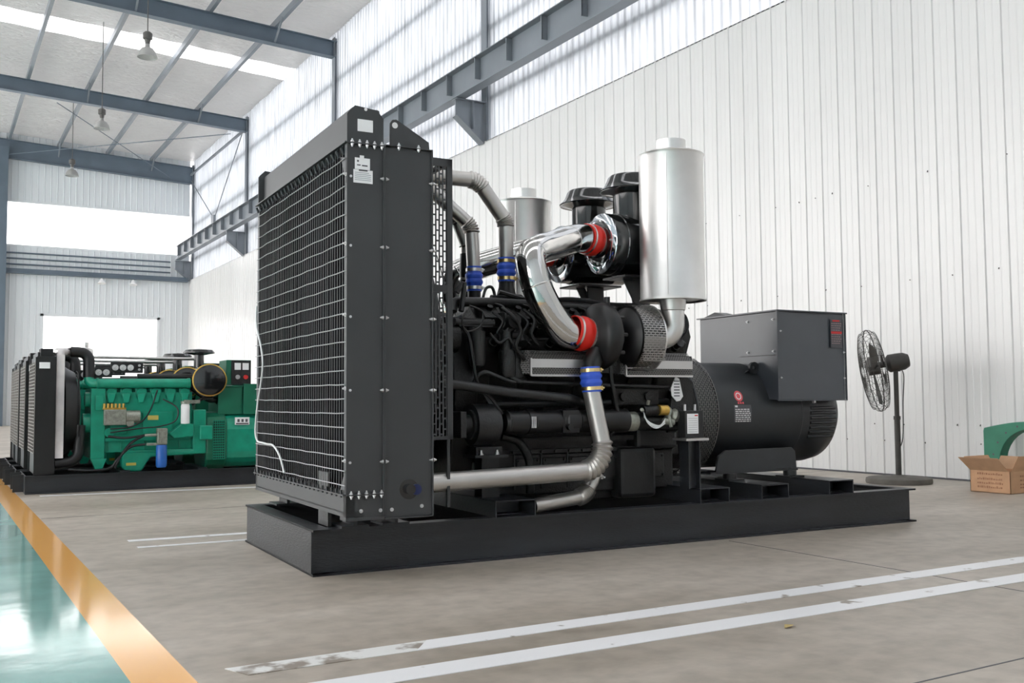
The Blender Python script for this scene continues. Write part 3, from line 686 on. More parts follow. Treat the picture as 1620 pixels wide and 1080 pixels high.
m = MB(); m.lathe([(0.001, 0), (0.05, 0.0), (0.055, 0.02), (0.055, 0.16), (0.04, 0.18), (0.001, 0.18)], (1.30, 0.20, 1.09), (0, 0, 1), 20); m.box((1.27, 0.2, 1.27), (1.40, 0.32, 1.33)); m.build('separator', 'engine', eng)
# cylinder heads
hd = None
for sg in (-1, 1):
    for k in range(8):
        if hd is None:
            b = MB(); b.box((-0.085, -0.12, -0.06), (0.085, 0.12, 0.07)); b.box((-0.06, -0.09, 0.07), (0.06, 0.09, 0.125)); b.cyl((0, 0, 0.12), (0, 0, 0.15), 0.02, n=10)
            for a, c in ((-.07, -.1), (.07, -.1), (-.07, .1), (.07, .1)): b.cyl((a, c, 0.06), (a, c, 0.095), 0.011, n=6)
            hd = b.build('cylinder_head', 'engine', eng, bevel=0.012); o = hd
        else:
            o = hd.copy(); COL.objects.link(o); o.parent = eng
        o.location = (1.24+k*0.205, CY+sg*0.37, 1.43); o.rotation_euler = (-sg*math.radians(-42) if False else sg*math.radians(-40), 0, 0)
# manifolds / rails along the top
m = MB(); m.tube(arc_path([(0.98, 0.32, 1.50), (0.99, 0.34, 1.565), (1.3, 0.36, 1.575), (2.45, 0.40, 1.565), (2.62, 0.42, 1.54)], 0.05), 0.030, 12); m.tube(spline([(1.0, 0.30, 1.62), (1.05, 0.30, 1.68), (1.02, 0.28, 1.5)], 4), 0.018, 8)
m.tube([(1.30, 0.42, 1.61), (2.55, 0.45, 1.59)], 0.020, 8); m.tube(spline([(1.35, 0.40, 1.65), (1.6, 0.38, 1.60), (1.9, 0.40, 1.625), (2.2, 0.38, 1.60), (2.5, 0.42, 1.60), (2.7, 0.5, 1.52)], 6), 0.014, 6)
m.tube(spline([(1.25, 0.44, 1.60), (1.27, 0.43, 1.67), (1.31, 0.42, 1.675), (1.335, 0.42, 1.60)], 6), 0.010, 8)
m.build('top_rail_pipe', 'engine_grey', eng)
m = MB(); m.box((1.35, 0.48, 1.52), (2.70, 1.08, 1.60)); m.box((1.5, 0.55, 1.58), (1.62, 0.7, 1.66)); m.box((2.0, 0.50, 1.58), (2.14, 0.62, 1.65)); m.build('charge_cooler', 'engine', eng, bevel=0.02)
# coolers, front end
m = MB()
m.cyl((0.90, 0.42, 1.05), (0.99, 0.42, 1.05), 0.13, n=28); m.cyl((0.84, CY, 0.72), (0.98, CY, 0.72), 0.20, n=32); m.cyl((0.86, CY, 1.28), (0.98, CY, 1.28), 0.16, n=32)
m.cyl((0.88, 0.30, 1.33), (0.99, 0.30, 1.33), 0.09, n=24)
m.build('pulley', 'engine', eng)
m = MB(); m.box((0.99, 0.24, 1.405), (1.22, 0.34, 1.455)); m.cyl((0.965, 0.26, 1.43), (1.235, 0.26, 1.43), 0.026, n=12); m.cyl((1.1, 0.25, 1.40), (1.1, 0.25, 1.37), 0.05, n=16)
m.lathe([(0.052, 0.0), (0.050, -0.19), (0.044, -0.215), (0.02, -0.222), (0.001, -0.222)], (1.11, 0.24, 1.375), (0, 0, 1), 20); m.build('fuel_filter', 'engine_grey', eng)
m = MB()
for k in range(5):
    x = 1.22+k*0.06; m.tube(spline([(x, 0.24, 1.50), (x+0.05, 0.20, 1.44), (x+0.02, 0.22, 1.36), (x+0.09, 0.24, 1.30)], 5), 0.009, 6)
m.tube(spline([(1.02, 0.20, 1.50), (0.97, 0.16, 1.44), (1.0, 0.17, 1.37), (1.10, 0.18, 1.40), (1.12, 0.18, 1.49), (1.04, 0.2, 1.53)], 6), 0.006, 6)
m.tube(spline([(0.98, 0.2, 1.40), (1.01, 0.15, 1.34), (1.03, 0.14, 1.22), (1.07, 0.15, 1.05), (1.16, 0.13, 0.95), (1.22, 0.12, 0.86)], 6), 0.010, 6)
m.build('fuel_hoses', 'rubber', eng)
m = MB(); m.box((1.28, 0.22, 1.38), (1.38, 0.36, 1.50)); m.cyl((1.33, 0.15, 1.44), (1.33, 0.30, 1.44), 0.045, n=16); m.cyl((1.24, 0.22, 1.34), (1.42, 0.22, 1.36), 0.028, n=14); m.cyl((1.40, 0.18, 1.30), (1.40, 0.30, 1.44), 0.035, n=14); m.cyl((1.29, 0.19, 1.22), (1.29, 0.19, 1.38), 0.038, n=16)
m.tube(spline([(1.25, 0.18, 1.52), (1.30, 0.13, 1.47), (1.36, 0.13, 1.38), (1.33, 0.14, 1.28), (1.40, 0.16, 1.20)], 6), 0.012, 8); m.tube(spline([(1.42, 0.2, 1.52), (1.47, 0.15, 1.45), (1.44, 0.14, 1.36), (1.50, 0.16, 1.30)], 6), 0.012, 8); m.tube(spline([(1.18, 0.2, 1.36), (1.22, 0.15, 1.30), (1.28, 0.14, 1.33), (1.34, 0.15, 1.25)], 6), 0.010, 8); m.lathe([(0.05, 0), (0.06, 0.05), (0.045, 0.1), (0.05, 0.2)], (1.36, 0.22, 1.06), (0, 0, 1), 16)
m.tube(spline([(1.30, 0.18, 1.10), (1.36, 0.16, 1.06), (1.42, 0.2, 1.08)], 5), 0.02, 8); m.build('fuel_pump', 'engine', eng, bevel=0.008)
m = MB(); m.tube(arc_path([(0.80, 0.08, 1.045), (0.90, 0.08, 1.04), (1.25, 0.10, 0.995), (1.70, 0.12, 0.955), (1.84, 0.16, 0.92), (1.9, 0.3, 0.85)], 0.1), 0.030, 14); m.build('coolant_tube', 'engine_grey', eng)
m = MB(); m.cyl((1.03, 0.17, 0.80), (1.17, 0.17, 0.80), 0.125, n=32); m.cyl((1.015, 0.17, 0.80), (1.035, 0.17, 0.80), 0.09, n=28); m.cyl((1.17, 0.17, 0.80), (1.20, 0.17, 0.80), 0.10, n=28); m.cyl((0.95, 0.17, 0.80), (1.02, 0.17, 0.80), 0.06, n=20); m.box((0.93, 0.1, 0.72), (0.97, 0.24, 0.88)); m.build('charging_alternator', 'engine_grey', eng, bevel=0.004)
m = MB()
prof = [(0.001, 0), (0.055, 0.0), (0.072, 0.02), (0.072, 0.15), (0.079, 0.155), (0.079, 0.20), (0.072, 0.205), (0.072, 0.42), (0.082, 0.43), (0.082, 0.52), (0.073, 0.53), (0.073, 0.80), (0.079, 0.81), (0.079, 0.90), (0.06, 0.91), (0.001, 0.92)]
m.lathe(prof, (1.235, 0.13, 0.81), (1, 0, 0), 28); m.box((1.62, 0.06, 0.74), (1.74, 0.22, 0.88)); m.cyl((1.66, 0.07, 0.775), (1.66, 0.03, 0.775), 0.02, n=12)
m.build('oil_cooler', 'rubber', eng)
for x in (1.245, 1.40, 1.63, 1.86): m = MB(); m.lathe([(0.0745, 0), (0.0765, 0.002), (0.0765, 0.014), (0.0745, 0.016)], (x, 0.13, 0.81), (1, 0, 0), 28); m.build('cooler_band', 'engine_grey', eng)
m = MB()
for k in range(3): m.box((1.39+k*0.012, 0.05, 0.775), (1.397+k*0.012, 0.058, 0.845))
m.build('cooler_lettering', 'zinc', eng)
# mount at front
m = MB(); m.box((1.05, 0.15, 0.595), (1.28, 0.33, 0.612)); m.box((1.08, 0.2, 0.61), (1.26, 0.4, 0.66)); m.box((1.12, 0.20, 0.348), (1.24, 0.21, 0.60)); m.box((1.12, 0.30, 0.348), (1.24, 0.31, 0.60)); m.box((1.17, 0.2, 0.348), (1.18, 0.31, 0.6)); m.build('front_mount', 'engine_grey', eng)
for x in (1.11, 1.22): add_bolt((x, 0.19, 0.612), (0, 0, 1), eng, 1.6)
m = MB(); m.tube(spline([(1.28, 0.24, 0.72), (1.38, 0.22, 0.69), (1.45, 0.22, 0.60), (1.47, 0.22, 0.50), (1.48, 0.24, 0.36)], 6), 0.028, 12); m.build('drain_tube', 'engine', eng)
m = MB(); m.tube(spline([(1.90, 0.10, 1.30), (1.98, 0.08, 1.22), (2.00, 0.08, 1.08), (2.04, 0.09, 0.92), (2.07, 0.10, 0.78), (2.0, 0.16, 0.70)], 6), 0.013, 8); m.build('oil_feed_hose', 'rubber', eng)
# rear part of the engine
m = MB(); m.cyl((2.70, CY, 0.83), (2.86, CY, 0.83), 0.43, n=40); m.prism([(2.62, 1.22), (2.93, 1.22), (2.99, 1.40), (2.95, 1.55), (2.90, 1.56), (2.80, 1.46), (2.62, 1.46)], 'y', 0.50, 1.05); m.build('flywheel_housing', 'engine', eng, bevel=0.01)
m = MB(); m.box((2.20, 0.28, 0.28), (2.50, 1.25, 0.62)); m.box((2.35, 0.30, 0.60), (2.70, 0.5, 0.80)); m.build('rear_sump', 'engine_grey', eng, bevel=0.03)
# starter and solenoid with brass
m = MB(); m.cyl((2.16, 0.17, 0.80), (2.24, 0.17, 0.80), 0.065, n=24); m.build('starter_end', 'pump', eng)
m = MB(); m.cyl((2.24, 0.17, 0.80), (2.58, 0.17, 0.79), 0.060, n=24); m.cyl((2.27, 0.12, 0.87), (2.42, 0.12, 0.87), 0.038, n=20); m.cyl((2.0, 0.16, 0.80), (2.16, 0.16, 0.80), 0.05, n=20); m.build('starter_motor', 'engine', eng)
m = MB(); m.cyl((2.385, 0.10, 0.875), (2.455, 0.10, 0.872), 0.036, n=20); m.build('starter_solenoid', 'brass', eng)
m = MB(); m.lathe([(0.03, 0), (0.045, 0.02), (0.03, 0.05), (0.05, 0.07), (0.035, 0.11)], (2.455, 0.12, 0.86), (1, 0, -0.35), 14); m.cyl((2.42, 0.09, 0.80), (2.50, 0.09, 0.79), 0.022, n=10); m.cyl((2.46, 0.08, 0.83), (2.46, 0.06, 0.76), 0.012, n=8); m.cyl((2.30, 0.10, 0.91), (2.30, 0.09, 0.94), 0.012, n=8); m.cyl((2.25, 0.09, 0.87), (2.23, 0.07, 0.88), 0.012, n=8); m.build('starter_terminals', 'pump', eng)
m = MB()
for k in range(4): m.tube(spline([(2.26, 0.09, 0.86-k*0.01), (2.27+k*.008, 0.06, 0.79), (2.33+k*0.01, 0.05, 0.755+k*0.006), (2.41, 0.06, 0.785+k*0.01)], 6), 0.0035, 6)
m.build('starter_wires', 'whiteplastic', eng)
# small vent plate
m = MB(); m.prism([(2.545, 1.02), (2.585, 1.10), (2.615, 1.085), (2.645, 0.965), (2.62, 0.935), (2.59, 0.93), (2.55, 0.97)], 'y', 0.165, 0.172); m.build('vent_plate', 'white', eng)
m = MB()
for k in range(6): m.box((2.568, 0.163, 0.965+k*0.02), (2.615, 0.166, 0.972+k*0.02))
m.build('vent_slots', 'ink', eng)
m = MB(); m.prism([(2.52, 0.72), (2.74, 0.72), (2.74, 1.06), (2.66, 1.12), (2.56, 1.0)], 'y', 0.175, 0.20); m.build('vent_bracket', 'engine', eng)
# heat shields over the exhaust manifold
m = MB()
def shield(x0, x1, y0):
    # profile: top sloped perforated, middle strip, lower perforated
    m.quad((x0, y0, 1.205), (x1-x0, 0, 0), (0, 0.05, 0.055)); m.quad((x0, y0, 1.105), (x1-x0, 0, 0), (0, 0, 0.045)); m.quad((x0, y0+0.05, 1.26), (x1-x0, 0, 0), (0, 0.16, 0.0)); m.quad((x0-0.06, y0+0.07, 1.18), (0.06, -0.07, 0), (0, 0.03, 0.08)); m.quad((x0-0.06, y0+0.07, 1.18), (0.06, -0.07, 0), (0, 0.0, -0.07))
shield(1.43, 1.92, 0.13); shield(2.15, 2.70, 0.13)
hs = part(m, 'exhaust_shield', 'perf_dark')
m = MB()
for a, b in ((1.43, 1.92), (2.15, 2.70)):
    m.box((a, 0.122, 1.095), (b, 0.134, 1.108)); m.box((a, 0.125, 1.150), (b, 0.131, 1.205)); m.bar((a, 0.13, 1.10), (a, 0.128, 1.21), 0.012, 0.012)
m.build('shield_strip', 'alu', hs)
m = MB(); m.box((1.42, 0.16, 1.12), (2.72, 0.30, 1.24)); m.build('exhaust_manifold', 'engine', hs)

# ---- turbo, intake, silencers, built for the near bank and mirrored for the far bank
def my(p, far): return (p[0], 2*CY-p[1], p[2]) if far else p
def dome_clamp(name, a, b, r, mt, parent, rings=1):
    pass
def clamp_band(p, d, r, wd, mt, parent, screw=True, side=(1, 0, 0)):
    b = MB(); p = Vector(p); d = Vector(d).normalized()
    b.lathe([(r, -wd/2), (r+0.004, -wd/2), (r+0.004, wd/2), (r, wd/2)], p, d, 28)
    if screw:
        sd = Vector(side); sd = (sd-d*sd.dot(d)).normalized(); q = p+sd*(r+0.004); b.bar(q-d*wd*0.6, q+d*wd*0.6, 0.02, 0.014, sd); tt = d.cross(sd); b.cyl(q-tt*0.025+sd*0.008, q+tt*0.03+sd*0.008, 0.006, n=8)
    b.build('clamp', mt, parent)
for far in (False, True):
    Y = lambda *p: my(p, far)
    S = -1 if far else 1
    yT = 0.15
    # turbocharger: compressor volute, bearing housing, wrapped turbine
    m = MB(); m.lathe([(0.098, -0.04), (0.10, 0.0), (0.12, 0.02), (0.185, 0.035), (0.215, 0.07), (0.222, 0.11), (0.205, 0.15), (0.15, 0.165), (0.10, 0.17), (0.085, 0.24), (0.10, 0.25)], Y(1.86, yT, 1.36), (1, 0, 0), 40)
    m.tube([Y(1.90, yT-0.05, 1.25), Y(1.84, yT-0.08, 1.17), Y(1.825, yT-0.09, 1.10)], 0.062, 20)
    m.cyl(Y(2.02, yT, 1.50), Y(2.02, yT, 1.62), 0.02, n=10)
    tb = part(m, 'turbocharger', 'rubber')
    for k in range(10):
        a = 2*PI*k/10; m = MB(); m.cyl(Y(2.0, yT+0.19*math.cos(a), 1.36+0.19*math.sin(a)), Y(2.045, yT+0.19*math.cos(a), 1.36+0.19*math.sin(a)), 0.013, n=6); m.build('volute_bolt', 'engine_grey', tb)
    m = MB(); m.lathe([(0.10, 0.0), (0.165, 0.03), (0.20, 0.06), (0.20, 0.20), (0.10, 0.24)], Y(2.10, yT, 1.355), (1, 0, 0), 32); m.build('turbine_housing', 'rubber', tb)
    # perforated wrap
    m = MB(); L_ = 36; vs = []; uvs = []; fs = []
    r = 0.222; xa, xb = 2.16, 2.335
    for j in range(L_+1):
        a = 2*PI*j/L_; vs += [Y(xa, yT+r*math.cos(a), 1.355+r*math.sin(a)), Y(xb, yT+r*math.cos(a), 1.355+r*math.sin(a))]
    for j in range(L_): fs.append((2*j, 2*j+1, 2*j+3, 2*j+2)); c = 2*PI*r/L_; uvs.append([(0, j*c), (xb-xa, j*c), (xb-xa, (j+1)*c), (0, (j+1)*c)])
    m._add(vs, fs, True, uvs)
    o = Y(xa, yT-r, 1.355); m.quad(o, (xb-xa, 0, 0), (0, S*0.02, -0.16)); m.build('perforated_wrap', 'perf_steel', tb)
    m = MB(); m.lathe([(r+0.001, 0), (r+0.004, 0), (r+0.004, 0.012), (r+0.001, 0.012)], Y(xb-0.008, yT, 1.355), (1, 0, 0), 40); m.lathe([(0.16, 0.0), (r, -0.005), (r, -0.01), (0.15, -0.01)], Y(xb+0.012, yT, 1.355), (1, 0, 0), 40); m.build('wrap_rim', 'steel', tb)
    # polished intake pipe
    P = [Y(1.845, yT-0.01, 1.365), Y(1.72, yT-0.01, 1.385), Y(1.56, 0.13, 1.52), Y(1.46, 0.16, 1.70), Y(1.47, 0.20, 1.86), Y(1.62, 0.28, 1.955), Y(1.98, 0.47, 2.045), Y(2.10, 0.50, 2.045)]
    P = [Y(1.80, yT-0.01, 1.375), Y(1.60, 0.13, 1.42), Y(1.47, 0.15, 1.70), Y(1.44, 0.22, 1.90), Y(1.98, 0.47, 2.065), Y(2.12, 0.50, 2.045)]
    P = [Y(1.80, 0.15, 1.365), Y(1.70, 0.145, 1.378), Y(1.615, 0.14, 1.45), Y(1.54, 0.145, 1.56), Y(1.49, 0.155, 1.67), Y(1.465, 0.17, 1.775), Y(1.475, 0.205, 1.865), Y(1.555, 0.25, 1.915), Y(1.68, 0.31, 1.955), Y(1.86, 0.385, 2.015), Y(1.98, 0.44, 2.05), Y(2.08, 0.475, 2.06), Y(2.16, 0.49, 2.05)]
    path = spline(P, 5)
    m = MB(); m.tube(path, 0.098, 36, False); ip = part(m, 'intake_pipe', 'chrome')
    for idx in (20, 32, 46):
        d = (path[idx+1]-path[idx-1]).normalized(); m = MB(); m.lathe([(0.098, -0.006), (0.1005, -0.002), (0.1005, 0.002), (0.098, 0.006)], path[idx], d, 36); m.build('weld_seam', 'chrome', ip)
    # red couplings
    for (a, b, rr) in ((Y(1.74, yT-0.01, 1.385), Y(1.885, yT, 1.362), 0.106), (Y(2.045, 0.463, 2.058), Y(2.18, 0.495, 2.047), 0.104)):
        A = Vector(a); B = Vector(b); d = (B-A).normalized(); L0 = (B-A).length
        m = MB(); m.lathe([(0.1, 0), (rr, 0), (rr, L0*0.28), (rr+0.008, L0*0.4), (rr+0.008, L0*0.6), (rr, L0*0.72), (rr, L0), (0.1, L0)], A, d, 36); m.build('coupling', 'red', ip)
        for q in (0.16, 0.84): clamp_band(A+(B-A)*q, d, rr, 0.014, 'steel', ip, False)
    # air cleaner
    fx, fy, fz, fr = 2.20, 0.50, 2.035, 0.215
    m = MB(); c = Y(fx, fy, fz)
    m.lathe([(0.10, -0.06), (0.105, -0.02), (0.15, -0.018), (0.16, -0.012), (0.2, 0.004)], c, (1, 0, 0), 40)
    m.lathe([(0.209, 0.0), (fr, 0.012), (fr, 0.10), (fr+0.006, 0.105), (fr+0.006, 0.125), (fr, 0.13), (fr, 0.54), (fr-0.01, 0.56), (0.001, 0.56)], c, (1, 0, 0), 48)
    q = Y(2.47, fy, 2.20); m.lathe([(0.145, 0), (0.135, 0.03), (0.130, 0.05), (0.130, 0.24)], q, (0, 0, 1), 32)
    m.cyl(Y(2.58, fy-0.03, 2.33), Y(2.64, fy-0.06, 2.33), 0.018, n=10)
    af = part(m, 'air_filter', 'gloss')
    m = MB(); m.lathe([(0.160, -0.010), (0.165, -0.013), (0.206, -0.004), (0.212, 0.003)], c, (1, 0, 0), 48); m.build('end_cover', 'chrome_cap', af)
    m = MB(); q = Y(2.47, fy, 2.425); m.lathe([(0.13, -0.02), (0.20, 0.005), (0.222, 0.0), (0.226, 0.008), (0.20, 0.03), (0.185, 0.05), (0.165, 0.10), (0.15, 0.115), (0.001, 0.12)], q, (0, 0, 1), 44); m.build('rain_cap', 'gloss', af)
    for k in range(5):
        a = k*1.256+0.6; add_bolt(Y(fx-0.008, fy+0.16*math.cos(a), fz+0.16*math.sin(a)), (-1, 0, 0), af, 1.1)
    m = MB(); m.bar(Y(2.52, fy, fz-fr-0.02), Y(2.54, fy-0.02, 1.56), 0.02, 0.14, (1, 0, 0)); m.box(tuple(min(a, b) for a, b in zip(Y(2.30, fy-0.16, fz-fr-0.025), Y(2.68, fy+0.12, fz-fr-0.012))), tuple(max(a, b) for a, b in zip(Y(2.30, fy-0.16, fz-fr-0.025), Y(2.68, fy+0.12, fz-fr-0.012))))
    m.prism([(2.36, fz-fr-0.01), (2.44, fz-fr-0.02), (2.60, 1.56), (2.50, 1.56)], 'y', Y(0, fy-0.03, 0)[1]-0.006, Y(0, fy-0.03, 0)[1]+0.006); m.build('filter_bracket', 'engine_grey', af)
    # silencer
    mx, myy = 2.505, 0.08 if not far else 0.05
    if far: mx = 2.13+0.0
    base = (mx, 0.08, 0) if not far else (2.14, 1.50, 0)
    cx, cy_ = base[0], base[1]; zb, zt = 1.605, 2.60; 
    if far: zb, zt = 1.60, 2.50
    m = MB(); m.lathe([(0.001, 0.012), (0.205, 0.012), (0.214, 0.0), (0.225, 0.0), (0.226, 0.004), (0.218, 0.02), (0.217, zt-zb-0.02), (0.225, zt-zb-0.004), (0.222, zt-zb), (0.208, zt-zb-0.004), (0.19, zt-zb+0.012), (0.104, zt-zb+0.022), (0.104, zt-zb+0.10), (0.098, zt-zb+0.10), (0.098, zt-zb+0.01)], (cx, cy_, zb), (0, 0, 1), 56)
    mf = part(m, 'muffler', 'steel')
    m = MB(); s_ = S
    e = arc_path([Y(2.31, yT, 1.355), Y(2.44, yT, 1.36), (cx-0.0, cy_, 1.36) if not far else (2.30, 1.44, 1.36), (cx, cy_, zb-0.06)], [0.05, 0.125], 12) if not far else arc_path([Y(2.31, yT, 1.355), (2.36, 1.42, 1.36), (cx, cy_, 1.40), (cx, cy_, zb-0.06)], [0.05, 0.1], 10)
    if not far: e = arc_path([Y(2.33, yT, 1.355), (2.515, 0.09, 1.36), (cx, cy_, zb-0.06)], [0.15], 16)
    m.tube(e, 0.076, 28); m.lathe([(0.076, 0), (0.082, 0.005), (0.088, 0.05), (0.093, 0.075)], (cx, cy_, zb-0.065), (0, 0, 1), 28); m.build('exhaust_elbow', 'steel', mf)
    m = MB(); m.box((cx-0.004, cy_-0.2185, zb+0.02), (cx+0.0, cy_-0.2165, zt-0.02)) if False else m.bar((cx-0.155, cy_-0.155, zb+0.03), (cx-0.155, cy_-0.155, zt-0.03), 0.004, 0.004)
    m.build('seam', 'steel', mf)

# ---- silver charge pipes on top
def grooved(m, path, r, i0, i1, n=20, amp=0.006, turns=6):
    """corrugated section between path samples"""
    seg = path[i0:i1+1]; d = [0]
    for a, b in zip(seg, seg[1:]): d.append(d[-1]+(b-a).length)
    K = turns*6; pts = []; rad = []
    for k in range(K+1):
        s = d[-1]*k/K; j = 0
        while j < len(d)-2 and d[j+1] < s: j += 1
        t = (s-d[j])/max(1e-6, d[j+1]-d[j]); pts.append(seg[j].lerp(seg[j+1], min(1, max(0, t)))); rad.append(r+amp*(0.5-0.5*math.cos(2*PI*turns*k/K)))
    m.tube(pts, r, n, False, rad)
def charge_pipe(P, R, r, hose, parent_name='charge_air_pipe'):
    path = arc_path(P, R, 10)
    m = MB(); m.tube(path, r, 24); p = part(m, parent_name, 'pipe')
    for i in range(1, len(P)-1):
        i0 = 1+(i-1)*11; b = MB(); grooved(b, path, r+0.001, i0, i0+10, 20, 0.009, 6); b.build('bellows', 'pipe', p)
    return p
pA = charge_pipe([(0.60, 0.50, 2.385), (1.245, 0.50, 2.39), (1.452, 0.50, 2.135), (1.456, 0.50, 1.80)], [0.13, 0.11], 0.049, None)
pB = charge_pipe([(0.60, 0.86, 2.42), (1.02, 0.86, 2.42), (1.345, 0.80, 2.14), (1.353, 0.78, 1.82)], [0.12, 0.11], 0.047, None)
pC = charge_pipe([(0.70, 1.0, 2.62), (1.20, 1.0, 2.45), (1.33, 1.0, 2.2), (1.40, 1.0, 2.04), (1.40, 1.0, 1.95)], [0.1, 0.2, 0.06], 0.040, None)
def bluehose(p, c0, c1, r, gold='gold', mt='blue'):
    A = Vector(c0); B = Vector(c1); d = B-A; L0 = d.length
    m = MB(); m.lathe([(r-0.008, 0), (r, 0), (r, L0*0.25), (r+0.008, L0*0.32), (r+0.010, L0*0.38), (r+0.002, L0*0.5), (r+0.010, L0*0.62), (r+0.008, L0*0.68), (r, L0*0.75), (r, L0), (r-0.008, L0)], A, d, 28); m.build('silicone_hose', mt, p)
    for q in (0.14, 0.86): clamp_band(A+d*q, d, r, 0.022, gold, p, True, (1, -0.3, 0))
bluehose(pA, (1.456, 0.50, 1.89), (1.456, 0.50, 1.73), 0.056)
bluehose(pB, (1.353, 0.78, 1.86), (1.355, 0.78, 1.69), 0.052, 'steel')
m = MB(); m.lathe([(0.042, 0), (0.046, 0.0), (0.048, 0.10), (0.042, 0.22)], (1.40, 1.0, 1.76), (0, 0, 1), 20); m.build('rubber_sleeve', 'rubber', pC)
clamp_band((1.40, 1.0, 1.80), (0, 0, 1), 0.050, 0.018, 'steel', pC)
m = MB(); m.lathe([(0.085, -0.02), (0.08, 0.0), (0.052, 0.11), (0.050, 0.16)], (1.456, 0.50, 1.585), (0, 0, 1), 24); m.build('charge_inlet', 'engine_grey', eng); m = MB(); m.cyl((1.355, 0.78, 1.58), (1.355, 0.78, 1.71), 0.045, n=20); m.build('charge_inlet', 'engine_grey', eng); m = MB(); m.cyl((1.40, 1.0, 1.55), (1.40, 1.0, 1.78), 0.045, n=20); m.build('charge_inlet', 'engine_grey', eng)

# ---- lower silver pipes on the near side
path = arc_path([(0.58, -0.04, 0.475), (1.845, -0.02, 0.508), (1.875, 0.0, 0.63), (1.82, 0.05, 1.00)], [0.13, 0.12], 10)
path = arc_path([(0.58, -0.04, 0.475), (1.895, -0.02, 0.508), (1.825, 0.05, 1.00)], [0.16], 20)
m = MB(); m.tube(path, 0.056, 28); low = part(m, 'charge_air_pipe', 'pipe')
b = MB(); grooved(b, path, 0.057, 1, 21, 28, 0.013, 9); b.build('bellows', 'pipe', low)
bluehose(low, (1.828, 0.048, 0.995), (1.822, 0.055, 1.155), 0.062)
path = arc_path([(1.39, 0.045, 0.300), (1.80, 0.10, 0.335), (1.90, 0.13, 0.47)], [0.13], 20)
m = MB(); m.tube(path, 0.045, 28); low2 = part(m, 'coolant_return_pipe', 'pipe')
b = MB(); grooved(b, path, 0.046, 1, 21, 28, 0.011, 8); b.build('bellows', 'pipe', low2)
clamp_band((1.897, 0.128, 0.462), (0.3, 0.1, 0.9), 0.047, 0.02, 'steel', low2)

# ---- control junction box on its stand
m = MB(); m.box((2.545, 0.02, 0.69), (2.70, 0.10, 0.868)); jb = part(m, 'junction_box', 'engine_grey', bevel=0.003)
m = MB(); m.box((2.562, 0.018, 0.715), (2.655, 0.0205, 0.848)); m.mat(1)
for k in range(7): m.box((2.57, 0.0165, 0.725+k*0.015), (2.645, 0.0185, 0.728+k*0.015))
m.mat(2); m.box((2.625, 0.0165, 0.832), (2.65, 0.0185, 0.84)); m.build('label', ['white', mat('pale_ink', (0.5, 0.5, 0.52), 0.6), 'redink'], jb)
m = MB(); m.box((2.53, -0.01, 0.668), (2.72, 0.14, 0.684)); m.build('mount_plate', 'alu', jb)
m = MB(); m.box((2.57, 0.02, 0.348), (2.58, 0.12, 0.668)); m.box((2.66, 0.02, 0.348), (2.67, 0.12, 0.668)); m.box((2.57, 0.06, 0.348), (2.67, 0.07, 0.668)); m.build('stand', 'skid', jb)
for x in (2.575, 2.66): m = MB(); m.cyl((x, 0.06, 0.868), (x, 0.06, 0.91), 0.009, n=8); m.build('stud', 'zinc', jb)

# ---- alternator
AZ, AR, RR = 0.83, 0.395, 0.452
m = MB(); m.lathe([(0.001, 0.0), (AR-0.02, 0.0), (AR, 0.01), (AR, 0.80), (AR+0.004, 0.81), (AR+0.004, 0.83), (AR-0.004, 0.84), (AR-0.004, 1.13), (AR-0.02, 1.22), (AR-0.09, 1.30), (AR-0.16, 1.325), (0.001, 1.33)], (3.13, CY, AZ), (1, 0, 0), 72)
alt = part(m, 'alternator', 'genset_side')
m = MB(); L_ = 60; vs = []; fs = []; uvs = []
xa, xb = 2.90, 3.12
prof = [(RR-0.012, xa), (RR, xa+0.02), (RR, xb-0.02), (RR-0.03, xb)]
for j in range(L_+1):
    a = 2*PI*j/L_
    for r, x in prof: vs.append((x, CY+r*math.cos(a), AZ+r*math.sin(a)))
for j in range(L_):
    for q in range(3):
        fs.append((j*4+q, j*4+q+1, (j+1)*4+q+1, (j+1)*4+q)); c = 2*PI*RR/L_; u0 = prof[q][1]-xa; u1 = prof[q+1][1]-xa; uvs.append([(j*c, u0), (j*c, u1), ((j+1)*c, u1), ((j+1)*c, u0)])
m._add(vs, fs, True, uvs); m.build('perforated_ring', 'perf_ring', alt)
m = MB(); m.lathe([(0.405, 0), (0.405, 0.26)], (2.86, CY, AZ), (1, 0, 0), 48); m.lathe([(RR, 0), (RR+0.006, 0.0), (RR+0.006, 0.015), (RR, 0.015)], (2.895, CY, AZ), (1, 0, 0), 60); m.lathe([(AR, 0), (AR+0.03, 0.0), (AR+0.03, 0.014), (AR, 0.014)], (3.115, CY, AZ), (1, 0, 0), 60); m.build('adapter_ring', 'genset_side', alt)
# louvred end bell
m = MB()
for k in range(8):
    a = math.radians(184+k*4.6-14); z = AZ+AR*math.sin(a)*1.0
for k in range(7):
    a = math.radians(174+k*5.6); r = AR-0.006
    y = CY+r*math.cos(a); z = AZ+r*math.sin(a); y2 = CY+(r+0.02)*math.cos(a+0.03); z2 = AZ+(r+0.02)*math.sin(a+0.03)
    m.cyl((4.05, y, z), (4.31, y, z), 0.013, n=10)
m.build('louvres', 'genset_side', alt)
for x, z in ((4.06, 1.0), (4.28, 1.02)): m = MB(); m.bar((x, CY-AR-0.005, z), (x+0.02, CY-AR-0.004, z-0.09), 0.02, 0.02); m.build('cover_clip', 'zinc', alt)
